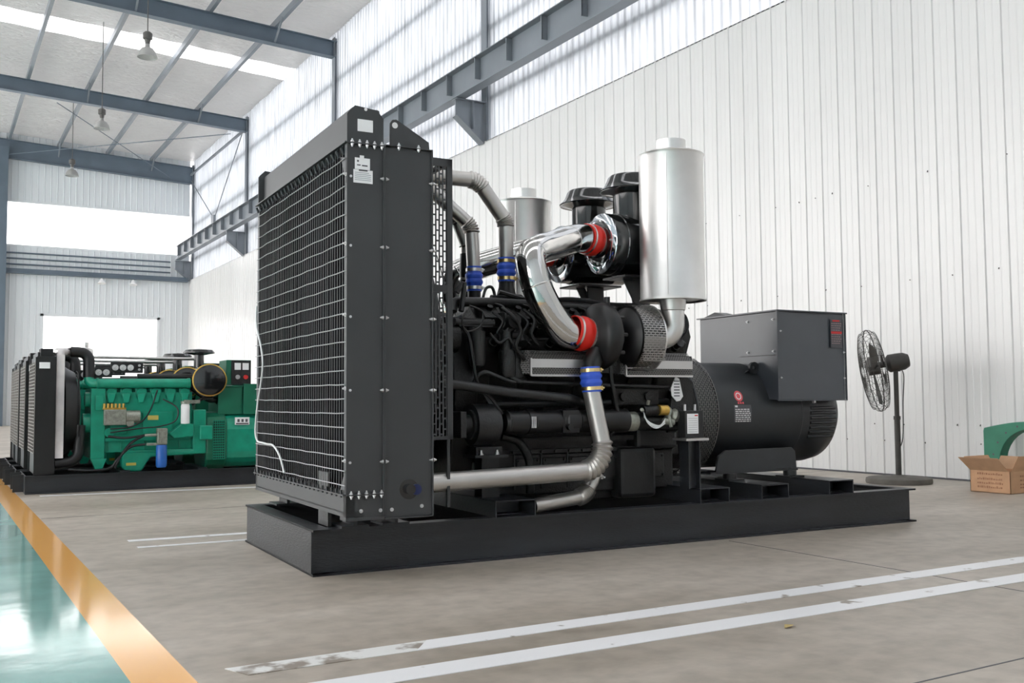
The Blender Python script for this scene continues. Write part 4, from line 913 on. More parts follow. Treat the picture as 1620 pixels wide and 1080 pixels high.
# ribs/lugs
m = MB(); m.prism([(3.50, AZ+0.30), (3.56, AZ+0.33), (3.66, AZ+0.33), (3.66, AZ+0.27), (3.60, AZ+0.19)], 'y', 0.53, 0.56); m.lathe([(0.02, -0.012), (0.045, -0.012), (0.045, 0.012), (0.02, 0.012)], (3.60, 0.52, AZ+0.35), (0, 1, 0), 20); m.build('lifting_lug', 'genset_side', alt)
# feet
m = MB(); m.prism([(3.10, 0.405), (3.13, 0.53), (3.20, 0.57), (3.84, 0.575), (3.875, 0.545), (3.885, 0.42)], 'y', 0.385, 0.40); m.box((3.05, 0.385, 0.40), (3.90, 0.55, 0.415)); m.prism([(3.10, 0.405), (3.20, 0.57), (3.84, 0.575), (3.885, 0.42)], 'y', 1.16, 1.175); m.box((3.05, 1.0, 0.40), (3.90, 1.175, 0.415)); m.build('mounting_foot', mat('foot_paint', (0.035, 0.038, 0.042), 0.45), alt)
for x in (3.24, 3.83):
    for y in (0.40, 1.10):
        m = MB(); m.box((x-0.06, y-0.06, 0.348), (x+0.09, y+0.09, 0.362)); m.cyl((x+0.01, y+0.01, 0.36), (x+0.01, y+0.01, 0.40), 0.05, n=20); m.cyl((x+0.01, y+0.01, 0.40), (x+0.01, y+0.01, 0.45), 0.014, n=8); m.build('vibration_mount', 'engine_grey', alt)
# logo and plate on the curved side
def curved_patch(m, x0, x1, a0, a1, r, n=8):
    vs = []
    for k in range(n+1):
        a = math.radians(a0+(a1-a0)*k/n); vs += [(x0, CY+r*math.cos(a), AZ+r*math.sin(a)), (x1, CY+r*math.cos(a), AZ+r*math.sin(a))]
    m._add(vs, [(2*k, 2*k+1, 2*k+3, 2*k+2) for k in range(n)])
def z_to_a(z): return 180-math.degrees(math.asin(max(-1, min(1, (z-AZ)/AR))))
m = MB(); curved_patch(m, 3.285, 3.45, z_to_a(0.90), z_to_a(0.775), AR+0.0015)
m.mat(1)
for k in range(8):
    zz = 0.885-k*0.0145; x = 3.295
    while x < 3.435:
        l = random.uniform(0.012, 0.035)
        if k: curved_patch(m, x, min(x+l, 3.44), z_to_a(zz), z_to_a(zz-0.008), AR+0.003, 1)
        x += l+0.006
curved_patch(m, 3.295, 3.32, z_to_a(0.896), z_to_a(0.882), AR+0.003, 1)
m.build('nameplate', ['ink', 'zinc'], alt)
m = MB(); zc = 0.965; c = 3.345
vs = [(c, CY-math.sqrt(AR**2-(zc-AZ)**2)-0.0025, zc)]
def disc(m, r0, r1, n=28):
    vs = []
    for j in range(n):
        a = 2*PI*j/n
        for r in (r0, r1):
            z = zc+r*math.sin(a); vs.append((c+r*math.cos(a)*1.0, CY-math.sqrt(AR**2-(z-AZ)**2)-0.003, z))
    m._add(vs, [(2*j, 2*j+1, (2*(j+1)) % (2*n)+1, (2*(j+1)) % (2*n)) for j in range(n)])
disc(m, 0.026, 0.040); disc(m, 0.001, 0.019)
m.mat(1); disc(m, 0.0192, 0.0258); m.mat(0)
for k in range(3): curved_patch(m, c-0.02+k*0.022, c-0.005+k*0.022, z_to_a(0.921), z_to_a(0.907), AR+0.003, 1)
m.build('logo', [mat('logo_red', (0.75, 0.10, 0.12), 0.4), 'white'], alt)
# terminal box
bx0, bx1, by0, by1, bz0, bz1 = 3.64, 4.33, 0.30, 1.20, 0.935, 1.60
m = MB(); m.prism([(by0, bz0), (by0, bz1), (by1, bz1), (by1, 1.15), (by1-0.04, 1.10), (1.0, 1.10), (0.60, 1.10), (0.45, bz0)], 'x', bx0, bx1); m.build('terminal_box', 'box_paint', alt, bevel=0.004)
m = MB(); m.box((bx0-0.02, by0-0.02, bz1), (bx1+0.02, by1+0.02, bz1+0.010)); m.box((bx0-0.012, by0-0.014, bz0-0.002), (bx0+0.0, by0+0.0, bz1)); m.box((bx1, by0-0.014, bz0), (bx1+0.01, by0, bz1)); m.box((bx0-0.01, by0-0.014, bz0-0.008), (bx1+0.01, by0, bz0)); m.build('box_lid', 'box_paint', alt)
m = MB(); m.box((bx0-0.003, by0+0.02, 1.27), (bx0, by0+0.42, 1.274)); m.prism([(0.86, bz1+0.01), (1.0, bz1+0.045), (1.14, bz1+0.01)], 'x', bx0-0.01, bx0+0.12); m.build('lid_seam', 'skid', alt)
for y, z in ((0.34, 1.54), (0.62, 1.54), (0.34, 1.30), (0.62, 1.30)): add_bolt((bx0-0.002, y, z), (-1, 0, 0), alt, 0.8)
for x, z in ((bx0+0.02, 1.45), (bx0+0.02, 1.10), (bx1-0.02, 1.30), (bx1-0.02, 1.10)): add_bolt((x, by0-0.014, z), (0, -1, 0), alt, 0.7)
random.seed(11)
m = MB(); lx0, lx1, lz0, lz1 = bx1-0.155, bx1-0.035, 1.335, 1.555
m.box((lx0, by0-0.0155, lz0), (lx1, by0-0.014, lz1)); m.mat(1); m.box((lx0+0.02, by0-0.017, lz1-0.018), (lx1-0.025, by0-0.015, lz1-0.006)); m.box((lx0+0.004, by0-0.017, lz1-0.112), (lx1-0.004, by0-0.015, lz1-0.094))
m.mat(2)
for k in range(10):
    zz = lz1-0.030-k*0.017
    if abs(zz-(lz1-0.10)) < 0.014: continue
    x = lx0+0.008
    while x < lx1-0.02:
        l = random.uniform(0.008, 0.022); m.box((x, by0-0.017, zz-0.006), (min(x+l, lx1-0.006), by0-0.015, zz)); x += l+0.006
m.build('warning_label', ['ink', 'redink', mat('faded_print', (0.35, 0.25, 0.26), 0.6)], alt)
# cable loom down by the rear support
m = MB(); m.cyl((2.86, CY, AZ), (3.13, CY, AZ), 0.36, n=36); m.build('coupling_disc', 'engine', alt)


# ================================================================ THE GREEN GENERATOR SETS
def make_green():
    T = empty('green_generator', (0.881, 11.426, 0), -0.02)
    P = lambda mb, n, mt, par=None, **k: mb.build(n, mt, par or T, **k)
    GW = 0.92
    m = MB()
    for y in (0.03, GW-0.03): m.box((0, y-0.004, 0), (3.0, y+0.004, 0.19)); m.box((0, y-0.03, 0.18), (3.0, y+0.03, 0.19)); m.box((0, y-0.03, 0), (3.0, y+0.03, 0.012))
    m.box((0, 0.03, 0), (0.01, GW-0.03, 0.19)); m.box((2.99, 0.03, 0), (3.0, GW-0.03, 0.19))
    m.box((-0.10, 0.25, 0.01), (0.0, 0.26, 0.19)); m.box((-0.10, GW-0.22, 0.01), (0.0, GW-0.21, 0.19))
    for x in (0.9, 1.7, 2.4): m.box((x, 0.03, 0.12), (x+0.1, GW-0.03, 0.21))
    P(m, 'skid_frame', 'skid')
    # radiator
    m = MB(); m.box((0.075, 0.04, 0.19), (0.27, 0.055, 1.43)); m.box((0.075, GW-0.01, 0.19), (0.27, GW, 1.43)); m.box((0.09, 0.05, 1.38), (0.27, GW, 1.44)); m.box((0.09, 0.05, 0.19), (0.27, GW, 0.40)); m.box((0.10, 0.12, 1.44), (0.26, GW-0.08, 1.485)); m.cyl((0.17, 0.45, 1.48), (0.17, 0.45, 1.53), 0.04, n=16)
    m.box((0.12, 0.06, 1.44), (0.24, 0.09, 1.52)); m.box((0.15, 0.06, 0.40), (0.22, GW-0.01, 1.38)); r = P(m, 'radiator', 'rubber', bevel=0.004)
    m = MB()
    for k in range(27): z = 0.42+k*0.036; m.cyl((0.072, 0.045, z), (0.072, GW-0.005, z), 0.0045, n=5)
    for k in range(5): m.cyl((0.074, 0.05+k*0.215, 0.42), (0.074, 0.05+k*0.215, 1.38), 0.004, n=5)
    m.build('wire_guard', 'pipedark', r)
    m = MB(); m.box((0.11, 0.037, 1.31), (0.21, 0.040, 1.375)); m.build('label', 'white', r)
    m = MB(); m.box((0.275, 0.08, 0.36), (0.352, 0.16, 1.46)); m.tube(arc_path([(0.313, 0.12, 1.44), (0.313, 0.12, 1.50), (0.40, 0.30, 1.50)], 0.03, 5), 0.036, 12); m.build('wrapped_pipe', mat('wrapped_white_pipe', (0.80, 0.76, 0.76), 0.5), r, bevel=0.02)
    m = MB(); m.lathe([(0.50, 0), (0.46, 0.05), (0.42, 0.12), (0.40, 0.12)], (0.36, GW/2, 0.86), (1, 0, 0), 36); m.box((0.27, 0.18, 0.33), (0.36, GW-0.02, 1.42)); P(m, 'fan_shroud', 'rubber')
    m = MB()
    for k in range(10): a = 2*PI*k/36; m.tube([(0.50, GW/2+(0.12+0.035*k)*math.cos(t), 0.86+(0.12+0.035*k)*math.sin(t)) for t in [2*PI*j/24 for j in range(25)]], 0.004, 4, False)
    m.box((0.47, GW/2-0.01, 0.4), (0.49, GW/2+0.01, 1.3)); P(m, 'fan_guard', 'engine_grey')
    # hoses
    m = MB(); m.tube(arc_path([(0.42, 0.26, 1.50), (0.60, 0.26, 1.49), (0.60, 0.24, 1.22)], 0.10, 8), 0.058, 16); P(m, 'upper_hose', 'rubber')
    m = MB(); m.tube(arc_path([(0.28, 0.14, 0.30), (0.50, 0.14, 0.32), (0.52, 0.2, 0.70)], 0.12, 8), 0.055, 16); P(m, 'lower_hose', 'rubber')
    m = MB(); m.cyl((0.30, 0.40, 1.50), (0.42, 0.26, 1.50), 0.045, n=14); m.cyl((0.60, 0.45, 1.455), (1.75, 0.50, 1.45), 0.018, n=10); P(m, 'silver_pipe', 'steel')
    # engine
    m = MB(); m.box((0.74, 0.20, 0.40), (1.66, 0.72, 1.06)); m.box((0.62, 0.16, 0.34), (0.76, 0.76, 1.10)); m.cyl((0.55, 0.30, 0.72), (0.62, 0.30, 0.72), 0.11, n=20); m.cyl((0.57, 0.3, 0.98), (0.62, 0.3, 0.98), 0.08, n=20); m.box((0.66, 0.14, 0.86), (0.74, 0.2, 1.02)); m.prism([(0.62, 0.34), (0.78, 0.34), (0.73, 0.20), (0.68, 0.20)], 'y', 0.14, 0.24)
    m.box((0.76, 0.17, 0.52), (1.64, 0.2, 0.56)); m.box((0.82, 0.18, 0.6), (0.98, 0.2, 0.7)); m.box((1.14, 0.17, 0.60), (1.45, 0.2, 0.84)); m.cyl((0.80, 0.14, 0.62), (0.80, 0.2, 0.62), 0.05, n=14); m.cyl((1.62, 0.14, 0.60), (1.62, 0.2, 0.60), 0.06, n=14)
    for k in range(7): m.box((0.80+k*0.12, 0.185, 0.42), (0.81+k*0.12, 0.2, 0.52))
    e = P(m, 'engine_block', 'green', bevel=0.012)
    hd = None
    for k in range(6):
        if hd is None:
            b = MB(); b.box((-0.06, 0, -0.02), (0.06, 0.3, 0.10)); b.cyl((0, -0.02, 0.05), (0, 0.0, 0.05), 0.052, n=20); b.prism([(-0.045, 0.05), (0.045, 0.05), (0.025, -0.06), (-0.025, -0.06)], 'y', -0.03, 0.0); hd = b.build('cylinder_head', 'green', e, bevel=0.008); o = hd
        else: o = hd.copy(); COL.objects.link(o)
        o.location = (0.82+k*0.152, 0.2, 1.0)
    m = MB(); m.tube(arc_path([(0.60, 0.24, 1.27), (0.60, 0.23, 1.155), (0.72, 0.18, 1.155), (1.62, 0.18, 1.160)], 0.09, 8), 0.052, 20); m.cyl((0.67, 0.19, 1.155), (0.69, 0.19, 1.155), 0.06, n=20); m.cyl((1.60, 0.18, 1.16), (1.63, 0.18, 1.16), 0.058, n=20); m.build('intake_manifold', 'green', e)
    m = MB(); m.box((0.93, 0.14, 0.36), (1.80, 0.70, 0.42)); m.prism([(0.93, 0.40), (0.93, 0.24), (0.97, 0.19), (1.13, 0.19), (1.17, 0.26), (1.22, 0.34), (1.7, 0.36), (1.7, 0.40)], 'y', 0.12, 0.70); m.build('oil_pan', 'green', e, bevel=0.015)
    m = MB(); m.prism([(1.40, 0.60), (1.55, 0.72), (1.66, 0.70), (1.66, 0.56), (1.45, 0.54)], 'y', 0.08, 0.2); m.box((1.66, 0.12, 0.36), (1.80, 0.78, 0.86)); m.box((1.72, 0.06, 0.52), (1.86, 0.12, 0.68)); m.build('bell_housing', 'green', e, bevel=0.012)
    m = MB(); m.box((0.74, 0.08, 0.70), (0.96, 0.18, 0.87)); m.cyl((0.96, 0.13, 0.79), (1.10, 0.13, 0.79), 0.07, n=20); m.cyl((1.0, 0.08, 0.72), (1.0, 0.14, 0.72), 0.04, n=12); m.build('injection_pump', 'pump', e, bevel=0.006)
    m = MB()
    for k in range(6): m.cyl((0.745+k*0.038, 0.12, 0.87), (0.745+k*0.038, 0.12, 0.935), 0.014, n=10)
    m.box((0.73, 0.10, 0.87), (0.96, 0.14, 0.89)); m.build('pump_fittings', 'brass', e)
    m = MB(); m.lathe([(0.001, 0), (0.045, 0.005), (0.047, 0.02), (0.047, 0.20), (0.04, 0.225), (0.001, 0.23)], (1.565, 0.08, 0.70), (0, 0, 1), 24); m.build('fuel_filter', 'white', e)
    m = MB(); m.cyl((1.565, 0.08, 0.925), (1.565, 0.08, 0.955), 0.05, n=16); m.box((1.55, 0.07, 0.93), (1.72, 0.12, 0.97)); m.build('filter_head', 'pump', e)
    m = MB(); m.lathe([(0.001, 0), (0.045, 0.003), (0.055, 0.02), (0.057, 0.05), (0.057, 0.24), (0.05, 0.25)], (1.315, 0.04, 0.225), (0, 0, 1), 24); m.build('oil_filter', 'bluefilter', e)
    m = MB(); m.box((1.265, 0.0, 0.475), (1.37, 0.10, 0.66)); m.box((1.14, 0.02, 0.57), (1.27, 0.06, 0.60)); m.box((1.16, 0.02, 0.47), (1.27, 0.06, 0.50)); m.build('oil_filter_head', 'pump', e, bevel=0.01)
    m = MB()
    m.tube(spline([(1.15, 0.04, 0.585), (0.95, 0.06, 0.56), (0.78, 0.08, 0.58)], 5), 0.013, 8); m.tube(spline([(1.15, 0.04, 0.485), (1.0, 0.04, 0.46), (0.88, 0.04, 0.34), (0.80, 0.05, 0.24), (0.60, 0.05, 0.22), (0.4, 0.05, 0.24)], 6), 0.014, 8)
    m.tube(spline([(1.14, 0.05, 0.585), (1.0, 0.03, 0.50), (0.9, 0.03, 0.36), (0.85, 0.04, 0.24)], 6), 0.014, 8)
    m.tube(spline([(1.28, 0.14, 1.08), (1.22, 0.10, 0.90), (1.14, 0.08, 0.76), (1.0, 0.06, 0.68), (0.80, 0.06, 0.66)], 6), 0.008, 6); m.tube(spline([(1.34, 0.14, 0.98), (1.48, 0.08, 0.88), (1.46, 0.06, 0.74), (1.3, 0.05, 0.68), (1.08, 0.05, 0.66), (0.8, 0.06, 0.62)], 6), 0.008, 6)
    m.build('fuel_hoses', 'rubber', e)
    m = MB(); m.box((1.19, 0.165, 0.75), (1.30, 0.17, 0.80)); m.build('label', mat('yellow_label', (0.7, 0.6, 0.15), 0.5), e)
    m = MB(); m.box((0.97, 0.115, 0.255), (1.07, 0.12, 0.285)); m.build('label', mat('yellow_label_b', (0.55, 0.5, 0.1), 0.5), e)
    # gauge panels
    def gauges(x0, x1, z0, z1, y, n):
        b = MB(); b.box((x0, y, z0), (x1, y+0.05, z1)); g_ = P(b, 'gauge_panel', 'engine_grey', bevel=0.004)
        for k in range(n):
            cx = x0+0.045+k*(0.077 if n > 1 else 0.08); c = MB(); c.cyl((cx, y+0.002, (z0+z1)/2), (cx, y-0.006, (z0+z1)/2), 0.034, n=20); c.mat(1); c.cyl((cx, y-0.006, (z0+z1)/2), (cx, y-0.008, (z0+z1)/2), 0.028, n=20); c.mat(2); c.bar((cx-0.015, y-0.0095, (z0+z1)/2-0.008), (cx+0.012, y-0.0095, (z0+z1)/2+0.012), 0.002, 0.003, (0, 1, 0)); c.bar((cx-0.012, y-0.0095, (z0+z1)/2-0.016), (cx+0.012, y-0.0095, (z0+z1)/2-0.016), 0.002, 0.004, (0, 1, 0)); c.build('gauge', ['zinc', 'gauge', 'ink'], g_)
        if n == 3:
            for dz in (0.025, -0.02): c = MB(); c.cyl((x1-0.04, y, (z0+z1)/2+dz), (x1-0.04, y-0.012, (z0+z1)/2+dz), 0.014, n=12); c.build('key_switch', 'zinc', g_)
    gauges(0.825, 1.155, 1.275, 1.395, 0.30, 3)
    gauges(0.655, 0.815, 1.225, 1.335, 0.28, 2)
    m = MB(); m.box((0.70, 0.34, 1.10), (1.70, 0.60, 1.22)); m.cyl((1.1, 0.34, 1.235), (1.75, 0.30, 1.235), 0.035, n=14); P(m, 'rocker_cover', 'engine_grey', bevel=0.01)
    # air filter
    m = MB(); m.lathe([(0.001, -0.012), (0.10, -0.012), (0.14, -0.003), (0.172, 0.0), (0.175, 0.02), (0.172, 0.35), (0.15, 0.37), (0.001, 0.37)], (1.82, 0.06, 1.195), (0.12, 1, 0), 40); m.cyl((1.74, 0.26, 1.34), (1.74, 0.26, 1.50), 0.055, n=20); af = P(m, 'air_filter', 'gloss')
    m = MB(); m.lathe([(0.17, 0.0), (0.186, 0.004), (0.186, 0.016), (0.172, 0.02)], (1.822, 0.075, 1.195), (0.12, 1, 0), 40); m.lathe([(0.17, 0.0), (0.182, 0.003), (0.182, 0.01), (0.172, 0.012)], (1.826, 0.115, 1.195), (0.12, 1, 0), 40); m.build('filter_rim', 'brass', af)
    m = MB(); m.lathe([(0.055, -0.02), (0.16, 0.0), (0.172, 0.004), (0.172, 0.014), (0.15, 0.04), (0.001, 0.055)], (1.74, 0.26, 1.505), (0, 0, 1), 32); m.build('rain_cap', 'gloss', af)
    m = MB(); m.tube(spline([(1.70, 0.34, 1.10), (1.84, 0.25, 0.98), (1.95, 0.3, 0.96), (2.03, 0.3, 0.86)], 6), 0.035, 12); m.tube(spline([(1.66, 0.2, 0.92), (1.76, 0.16, 0.98), (1.88, 0.2, 1.0)], 5), 0.018, 8); P(m, 'turbo_outlet', 'engine')
    # alternator
    AC = (0.46, 0.50)
    m = MB(); pts = []
    for j in range(32):
        a = 2*PI*j/32; c, s_ = math.cos(a), math.sin(a); k = 0.335/max(abs(c), abs(s_)); rr = min(k, 0.385); pts.append((AC[0]+rr*c, AC[1]+rr*s_))
    m.prism(pts, 'x', 1.80, 2.03); al = P(m, 'alternator', 'green_dk', bevel=0.02)
    m = MB(); m.prism([(AC[0]+(y-AC[0])*0.93, AC[1]+(z-AC[1])*0.93) for y, z in pts], 'x', 2.03, 2.95); m.build('alternator_body', 'green', al, bevel=0.01)
    m = MB(); m.box((1.875, 0.118, 0.29), (2.00, 0.13, 0.735)); gr = m.build('vent_opening', 'rubber', al)
    m = MB()
    for k in range(16): m.box((1.875, 0.112, 0.29+k*0.029), (2.00, 0.119, 0.297+k*0.029))
    for k in range(7): m.box((1.875+k*0.0205, 0.113, 0.29), (1.880+k*0.0205, 0.119, 0.735))
    m.build('vent_grille', 'green', al)
    m = MB(); m.box((2.12, 0.135, 0.68), (2.28, 0.15, 0.765)); m.mat(1)
    for k in range(3): m.box((2.145+k*0.045, 0.133, 0.71), (2.17+k*0.045, 0.136, 0.745))
    m.box((2.13, 0.133, 0.685), (2.27, 0.136, 0.70)); m.build('nameplate', ['white', 'ink'], al)
    # control box
    m = MB(); m.box((1.95, 0.22, 0.80), (2.22, 0.74, 1.12)); m.box((2.225, 0.18, 0.80), (2.60, 0.74, 1.155)); m.box((1.98, 0.20, 1.12), (2.62, 0.76, 1.135)); cb = P(m, 'terminal_box', 'green_dk', bevel=0.004)
    m = MB(); m.box((2.04, 0.24, 1.145), (2.32, 0.60, 1.435)); m.build('control_box', 'green_dk', cb, bevel=0.004)
    m = MB(); m.box((2.095, 0.232, 1.15), (2.315, 0.242, 1.43)); m.build('control_panel', 'engine_grey', cb)
    for x, mt_ in ((2.13, 'white'), (2.22, 'white')): m = MB(); m.box((x, 0.226, 1.32), (x+0.07, 0.233, 1.40)); m.build('meter', mt_, cb)
    m = MB(); m.cyl((2.165, 0.232, 1.235), (2.165, 0.215, 1.235), 0.026, n=16); m.build('selector_knob', 'zinc', cb)
    m = MB(); m.cyl((2.255, 0.232, 1.235), (2.255, 0.21, 1.235), 0.026, n=16); m.build('stop_button', 'redink', cb)
    T.scale = (1.03, 1, 1)
    return T
g0 = make_green()
GL = ['green engine generator set with black radiator, nearest of the green row', 'second green generator set from the near one, its radiator just behind', 'third green generator set in the row behind the radiators', 'green generator set at the far end of the green row']
for k, (dx, dy) in enumerate(((0, 0), (-0.01, 1.10), (0.0, 2.17), (0.03, 3.24))):
    t = g0 if k == 0 else copy_tree(g0)
    t.location = (0.881+dx, 11.426+dy, 0); tag(t, GL[k], 'generator', 'green generator sets in a row')
    if k == 3:
        m = MB(); m.lathe([(0.001, 0), (0.10, 0), (0.10, 0.40), (0.04, 0.42), (0.04, 0.5)], (0.95, 0.45, 1.30), (0, 0, 1), 20); m.build('muffler', 'steel', t)


# ================================================================ SMALL THINGS BY THE WALL
# pedestal fan
t = empty('pedestal_fan', (9.28, 7.31, 0), 0.0)
tag(t, 'dark industrial pedestal fan with wire cage standing by the white wall', 'fan')
m = MB(); m.lathe([(0.001, 0), (0.345, 0.0), (0.35, 0.02), (0.345, 0.055), (0.32, 0.065), (0.10, 0.072), (0.06, 0.09), (0.001, 0.09)], (0, 0, 0), (0, 0, 1), 48); m.build('base', 'fanbase', t)
m = MB(); m.cyl((0, 0, 0.07), (0, 0, 0.72), 0.032, n=16); m.cyl((0, 0, 0.72), (0, 0, 1.30), 0.026, n=16); m.cyl((0, 0, 0.7), (0, 0, 0.74), 0.038, n=16); m.build('pole', 'fan', t)
hdg = math.atan2(0.80, -0.60); ND = Vector((math.cos(hdg)*0.985, math.sin(hdg)*0.985, -0.17)).normalized()
ND = Vector((-0.735, 0.655, -0.16)).normalized()
cM = Vector((0, 0, 1.335))
m = MB(); m.lathe([(0.001, -0.13), (0.07, -0.12), (0.095, -0.07), (0.10, 0.0), (0.10, 0.09), (0.07, 0.12), (0.03, 0.13), (0.001, 0.13)], cM-ND*0.02, ND, 28); m.cyl(cM-Vector((0, 0, 0.10)), cM-Vector((0, 0, 0.05)), 0.05, n=16); m.cyl(cM+ND*0.1, cM+ND*0.26, 0.035, n=16); m.build('motor', 'fan', t)
m = MB(); m.tube(spline([cM+Vector((0.05, -0.04, -0.08)), cM+Vector((0.07, -0.05, -0.16)), Vector((0.045, -0.05, 0.9)), Vector((0.035, -0.04, 0.5)), Vector((0.0, 0.0, 0.35))], 6), 0.006, 6); m.build('power_cord', 'rubber', t)
cF = cM+ND*0.24-Vector((0, 0, 0.05)); u = ND.orthogonal().normalized(); v = ND.cross(u)
m = MB(); R = 0.46
def ring(r, h, th): m.tube([cF+ND*h+(u*math.cos(2*PI*j/40)+v*math.sin(2*PI*j/40))*r for j in range(41)], th, 5, False)
ring(R, 0, 0.006); ring(R-0.03, 0.07, 0.0035); ring(R-0.03, -0.07, 0.0035)
for r, h in ((0.36, 0.088), (0.28, 0.10), (0.20, 0.108), (0.12, 0.112)): ring(r, h, 0.0026); ring(r, -h, 0.0026)
for k in range(36):
    a = 2*PI*k/36; d = u*math.cos(a)+v*math.sin(a)
    m.tube([cF+ND*0.112+d*0.06, cF+ND*0.10+d*0.28, cF+ND*0.075+d*0.41, cF+ND*0.03+d*0.455, cF+d*R, cF-ND*0.03+d*0.455, cF-ND*0.075+d*0.41, cF-ND*0.10+d*0.28, cF-ND*0.112+d*0.06], 0.0022, 4, False)
m.build('cage', 'fan', t)
m = MB(); m.cyl(cF-ND*0.07, cF+ND*0.05, 0.05, n=16); m.build('hub', 'fan', t)
for k in range(3):
    a = 2*PI*k/3+1.45; d = u*math.cos(a)+v*math.sin(a); e = ND.cross(d); b = MB()
    prof = [(0.04, -0.025, 0.025), (0.15, -0.06, 0.05), (0.28, -0.085, 0.06), (0.39, -0.05, 0.06)]; vs = []
    for r, lo, hi in prof:
        for w_ in (lo, hi): vs += [cF+d*r+e*w_+ND*(w_*0.45), cF+d*r+e*w_+ND*(w_*0.45+0.004)]
    fs = []
    for i in range(3):
        o = i*4; fs += [(o, o+2, o+6, o+4), (o+1, o+5, o+7, o+3), (o, o+4, o+5, o+1), (o+2, o+3, o+7, o+6)]
    fs += [(0, 1, 3, 2), (12, 14, 15, 13)]; b._add(vs, fs, True); b.build('blade', 'fan', t)

# green arch shaped casting leaning at the wall
m = MB(); n = 24; yc = 6.04; hw = 0.53; top = 0.69; sh = 0.615
outer = [(yc+hw, 0.0), (yc+hw, sh)]
for k in range(1, n):
    q = k/n; y = yc+hw-2*hw*q; outer.append((y, sh+(top-sh)*math.sin(PI*q)))
outer += [(yc-hw, sh), (yc-hw, 0.0)]
ri = 0.355; zi = 0.255
inner = [(yc+ri, 0.0)]+[(yc+ri*math.cos(PI*k/n), zi+ri*math.sin(PI*k/n)) for k in range(n+1)]+[(yc-ri, 0.0)]
N_ = len(outer); vs = []
inner2 = inner
def resample(P, k):
    d = [0]
    for a, b in zip(P, P[1:]): d.append(d[-1]+math.dist(a, b))
    out = []
    for i in range(k):
        s = d[-1]*i/(k-1); j = 0
        while j < len(d)-2 and d[j+1] < s: j += 1
        q = (s-d[j])/max(1e-9, d[j+1]-d[j]); out.append((P[j][0]+(P[j+1][0]-P[j][0])*q, P[j][1]+(P[j+1][1]-P[j][1])*q))
    return out
A = resample(outer, 60); B = resample(inner, 60); K = 60
xa, xb = 9.72, 9.86
for x in (xa, xb):
    vs += [(x, y, z) for y, z in A]; vs += [(x, y, z) for y, z in B]
fs = []
for i in range(K-1):
    fs += [(i, i+1, K+i+1, K+i), (2*K+i, 3*K+i, 3*K+i+1, 2*K+i+1), (i, 2*K+i, 2*K+i+1, i+1), (K+i, K+i+1, 3*K+i+1, 3*K+i)]
fs += [(0, K, 3*K, 2*K), (K-1, 3*K-1, 4*K-1, 2*K-1)]
m._add(vs, fs)
ar = m.build('arch_casting', 'green_arch', None, bevel=0.006)
tag(ar, 'green arch shaped metal casting standing behind the cardboard box', 'casting')
for k in range(9):
    a = math.radians(12+k*19.5); b = MB(); y = yc+(ri+0.075)*math.cos(a); z = zi+(ri+0.05)*math.sin(a); b.cyl((xa-0.001, y, z), (xa+0.01, y, z), 0.011, n=10); b.build('bolt_hole', 'ink', ar)

# open cardboard box
t = empty('cardboard_box', (9.07, 5.86, 0), 0.0)
tag(t, 'open cardboard box with raised flaps and brown print on the floor', 'box')
bx, by, bh, th_ = 0.42, 0.43, 0.215, 0.005
m = MB()
m.box((0, 0, 0), (th_, by, bh)); m.box((bx-th_, 0, 0), (bx, by, bh)); m.box((0, 0, 0), (bx, th_, bh)); m.box((0, by-th_, 0), (bx, by, bh)); m.box((0, 0, 0), (bx, by, th_)); m.build('body', 'cardboard', t)
m = MB(); m.prism([(0, 0), (0, 0)], 'z', 0, 0) if False else m._add([(0, 0.02, bh), (0, by+0.0, bh), (-0.10, by+0.06, bh+0.125), (-0.10, 0.06, bh+0.13), (0.004, 0.02, bh+0.001), (0.004, by, bh+0.001), (-0.096, by+0.06, bh+0.128), (-0.096, 0.06, bh+0.133)], [(0, 1, 2, 3), (7, 6, 5, 4), (0, 4, 5, 1), (1, 5, 6, 2), (2, 6, 7, 3), (3, 7, 4, 0)]); m.build('flap', 'cardboard_in', t)
m = MB(); m._add([(0.02, 0, bh), (bx, 0, bh), (bx+0.02, -0.05, bh+0.15), (0.06, -0.05, bh+0.15), (0.02, 0.004, bh), (bx, 0.004, bh), (bx+0.02, -0.046, bh+0.15), (0.06, -0.046, bh+0.15)], [(0, 1, 2, 3), (7, 6, 5, 4), (0, 4, 5, 1), (1, 5, 6, 2), (2, 6, 7, 3), (3, 7, 4, 0)]); m.build('flap', 'cardboard', t)
m = MB(); m._add([(bx, 0.02, bh), (bx, by, bh), (bx+0.10, by, bh+0.12), (bx+0.10, 0.02, bh+0.12), (bx-.004, 0.02, bh), (bx-.004, by, bh), (bx+0.096, by, bh+0.124), (bx+0.096, 0.02, bh+0.124)], [(0, 1, 2, 3), (7, 6, 5, 4), (0, 4, 5, 1), (1, 5, 6, 2), (2, 6, 7, 3), (3, 7, 4, 0)]); m.build('flap', 'cardboard_in', t)
m = MB(); m.box((0.05, by-0.02, bh-0.02), (0.30, by+0.03, bh+0.14)) if False else m._add([(0.02, by, bh), (bx, by, bh), (bx, by+0.08, bh+0.13), (0.02, by+0.08, bh+0.13), (0.02, by-.004, bh), (bx, by-.004, bh), (bx, by+0.076, bh+0.13), (0.02, by+0.076, bh+0.13)], [(0, 1, 2, 3), (7, 6, 5, 4), (0, 4, 5, 1), (1, 5, 6, 2), (2, 6, 7, 3), (3, 7, 4, 0)]); m.build('flap', 'cardboard', t)
random.seed(5); m = MB()
for r, z in enumerate((0.175, 0.125, 0.085, 0.045)):
    y = by-0.08
    while y > 0.09:
        l = random.uniform(0.008, 0.02); m.box((-0.001, y-l, z), (0.001, y, z+random.uniform(0.012, 0.022))); y -= l+0.008
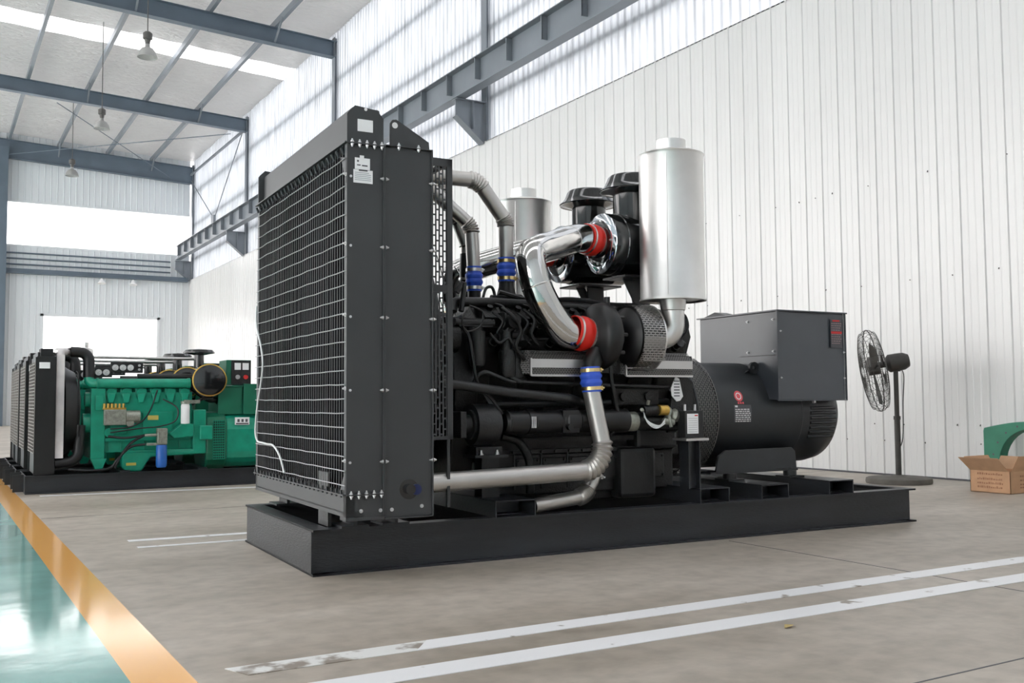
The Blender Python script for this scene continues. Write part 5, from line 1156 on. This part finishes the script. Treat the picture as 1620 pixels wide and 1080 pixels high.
for r, z in enumerate((0.16, 0.12, 0.08, 0.05)):
    x = 0.16
    while x < bx-0.05:
        l = random.uniform(0.01, 0.03); m.box((x, -0.001, z), (x+l, 0.001, z+0.015)); x += l+0.012
m.build('printed_text', mat('brown_print', (0.33, 0.16, 0.09), 0.8), t)

# plastic wrapped machine, far left
m = MB(); K = 40; rows = 14; vs = []
for r in range(rows+1):
    q = r/rows; z = 1.78*(1-q) if r else 1.80
    for j in range(K):
        a = 2*PI*j/K; c, s_ = math.cos(a), math.sin(a); k = 1/max(abs(c), abs(s_))**0.8
        f_r = (0.92+0.10*math.sin(j*2.1+r*0.4)*0.35+0.14*q+0.05*math.sin(j*5+r))*(0.80 if r == 0 else 1)
        vs.append((0.22+0.62*k*c*f_r, 16.9+0.60*k*s_*f_r, z+0.03*math.sin(j*1.3)*(1-q)))
vs.append((0.22, 16.9, 1.84))
fs = [(r*K+j, r*K+(j+1) % K, (r+1)*K+(j+1) % K, (r+1)*K+j) for r in range(rows) for j in range(K)]+[(len(vs)-1, (j+1) % K, j) for j in range(K)]
m._add(vs, fs, True); o = m.build('plastic_dust_cover', 'film')
tag(o, 'machine draped in white translucent plastic at the far left', 'cover')
m = MB(); m.box((-0.18, 16.5, 0.0), (0.70, 17.3, 1.55)); m.build('covered_machine', 'engine_grey', o, bevel=0.03)
# white railing far left
t = empty('white_railing', (-1.5, 24.0, 0)); tag(t, 'white metal railing behind the plastic covered machine', 'railing')
m = MB()
for z in (0.55, 1.05, 1.6): m.cyl((-1.5, 0, z), (2.4, 0, z), 0.03, n=8)
m.build('rail', 'white', t)
ps = None
for k in range(14):
    if ps is None: b = MB(); b.cyl((0, 0, 0), (0, 0, 1.6), 0.025, n=8); ps = b.build('post', 'white', t); o = ps
    else: o = ps.copy(); COL.objects.link(o)
    o.location = (-1.5+k*0.3, 0, 0)
# leaf on the floor
m = MB(); m._add([(3.06, 2.99, 0.004), (3.10, 2.98, 0.012), (3.13, 3.01, 0.006), (3.09, 3.02, 0.010)], [(0, 1, 2, 3)]); o = m.build('dry_leaf', mat('dry_leaf', (0.5, 0.38, 0.15), 0.7)); tag(o, 'tiny dry leaf lying below the lower white floor line', 'leaf')
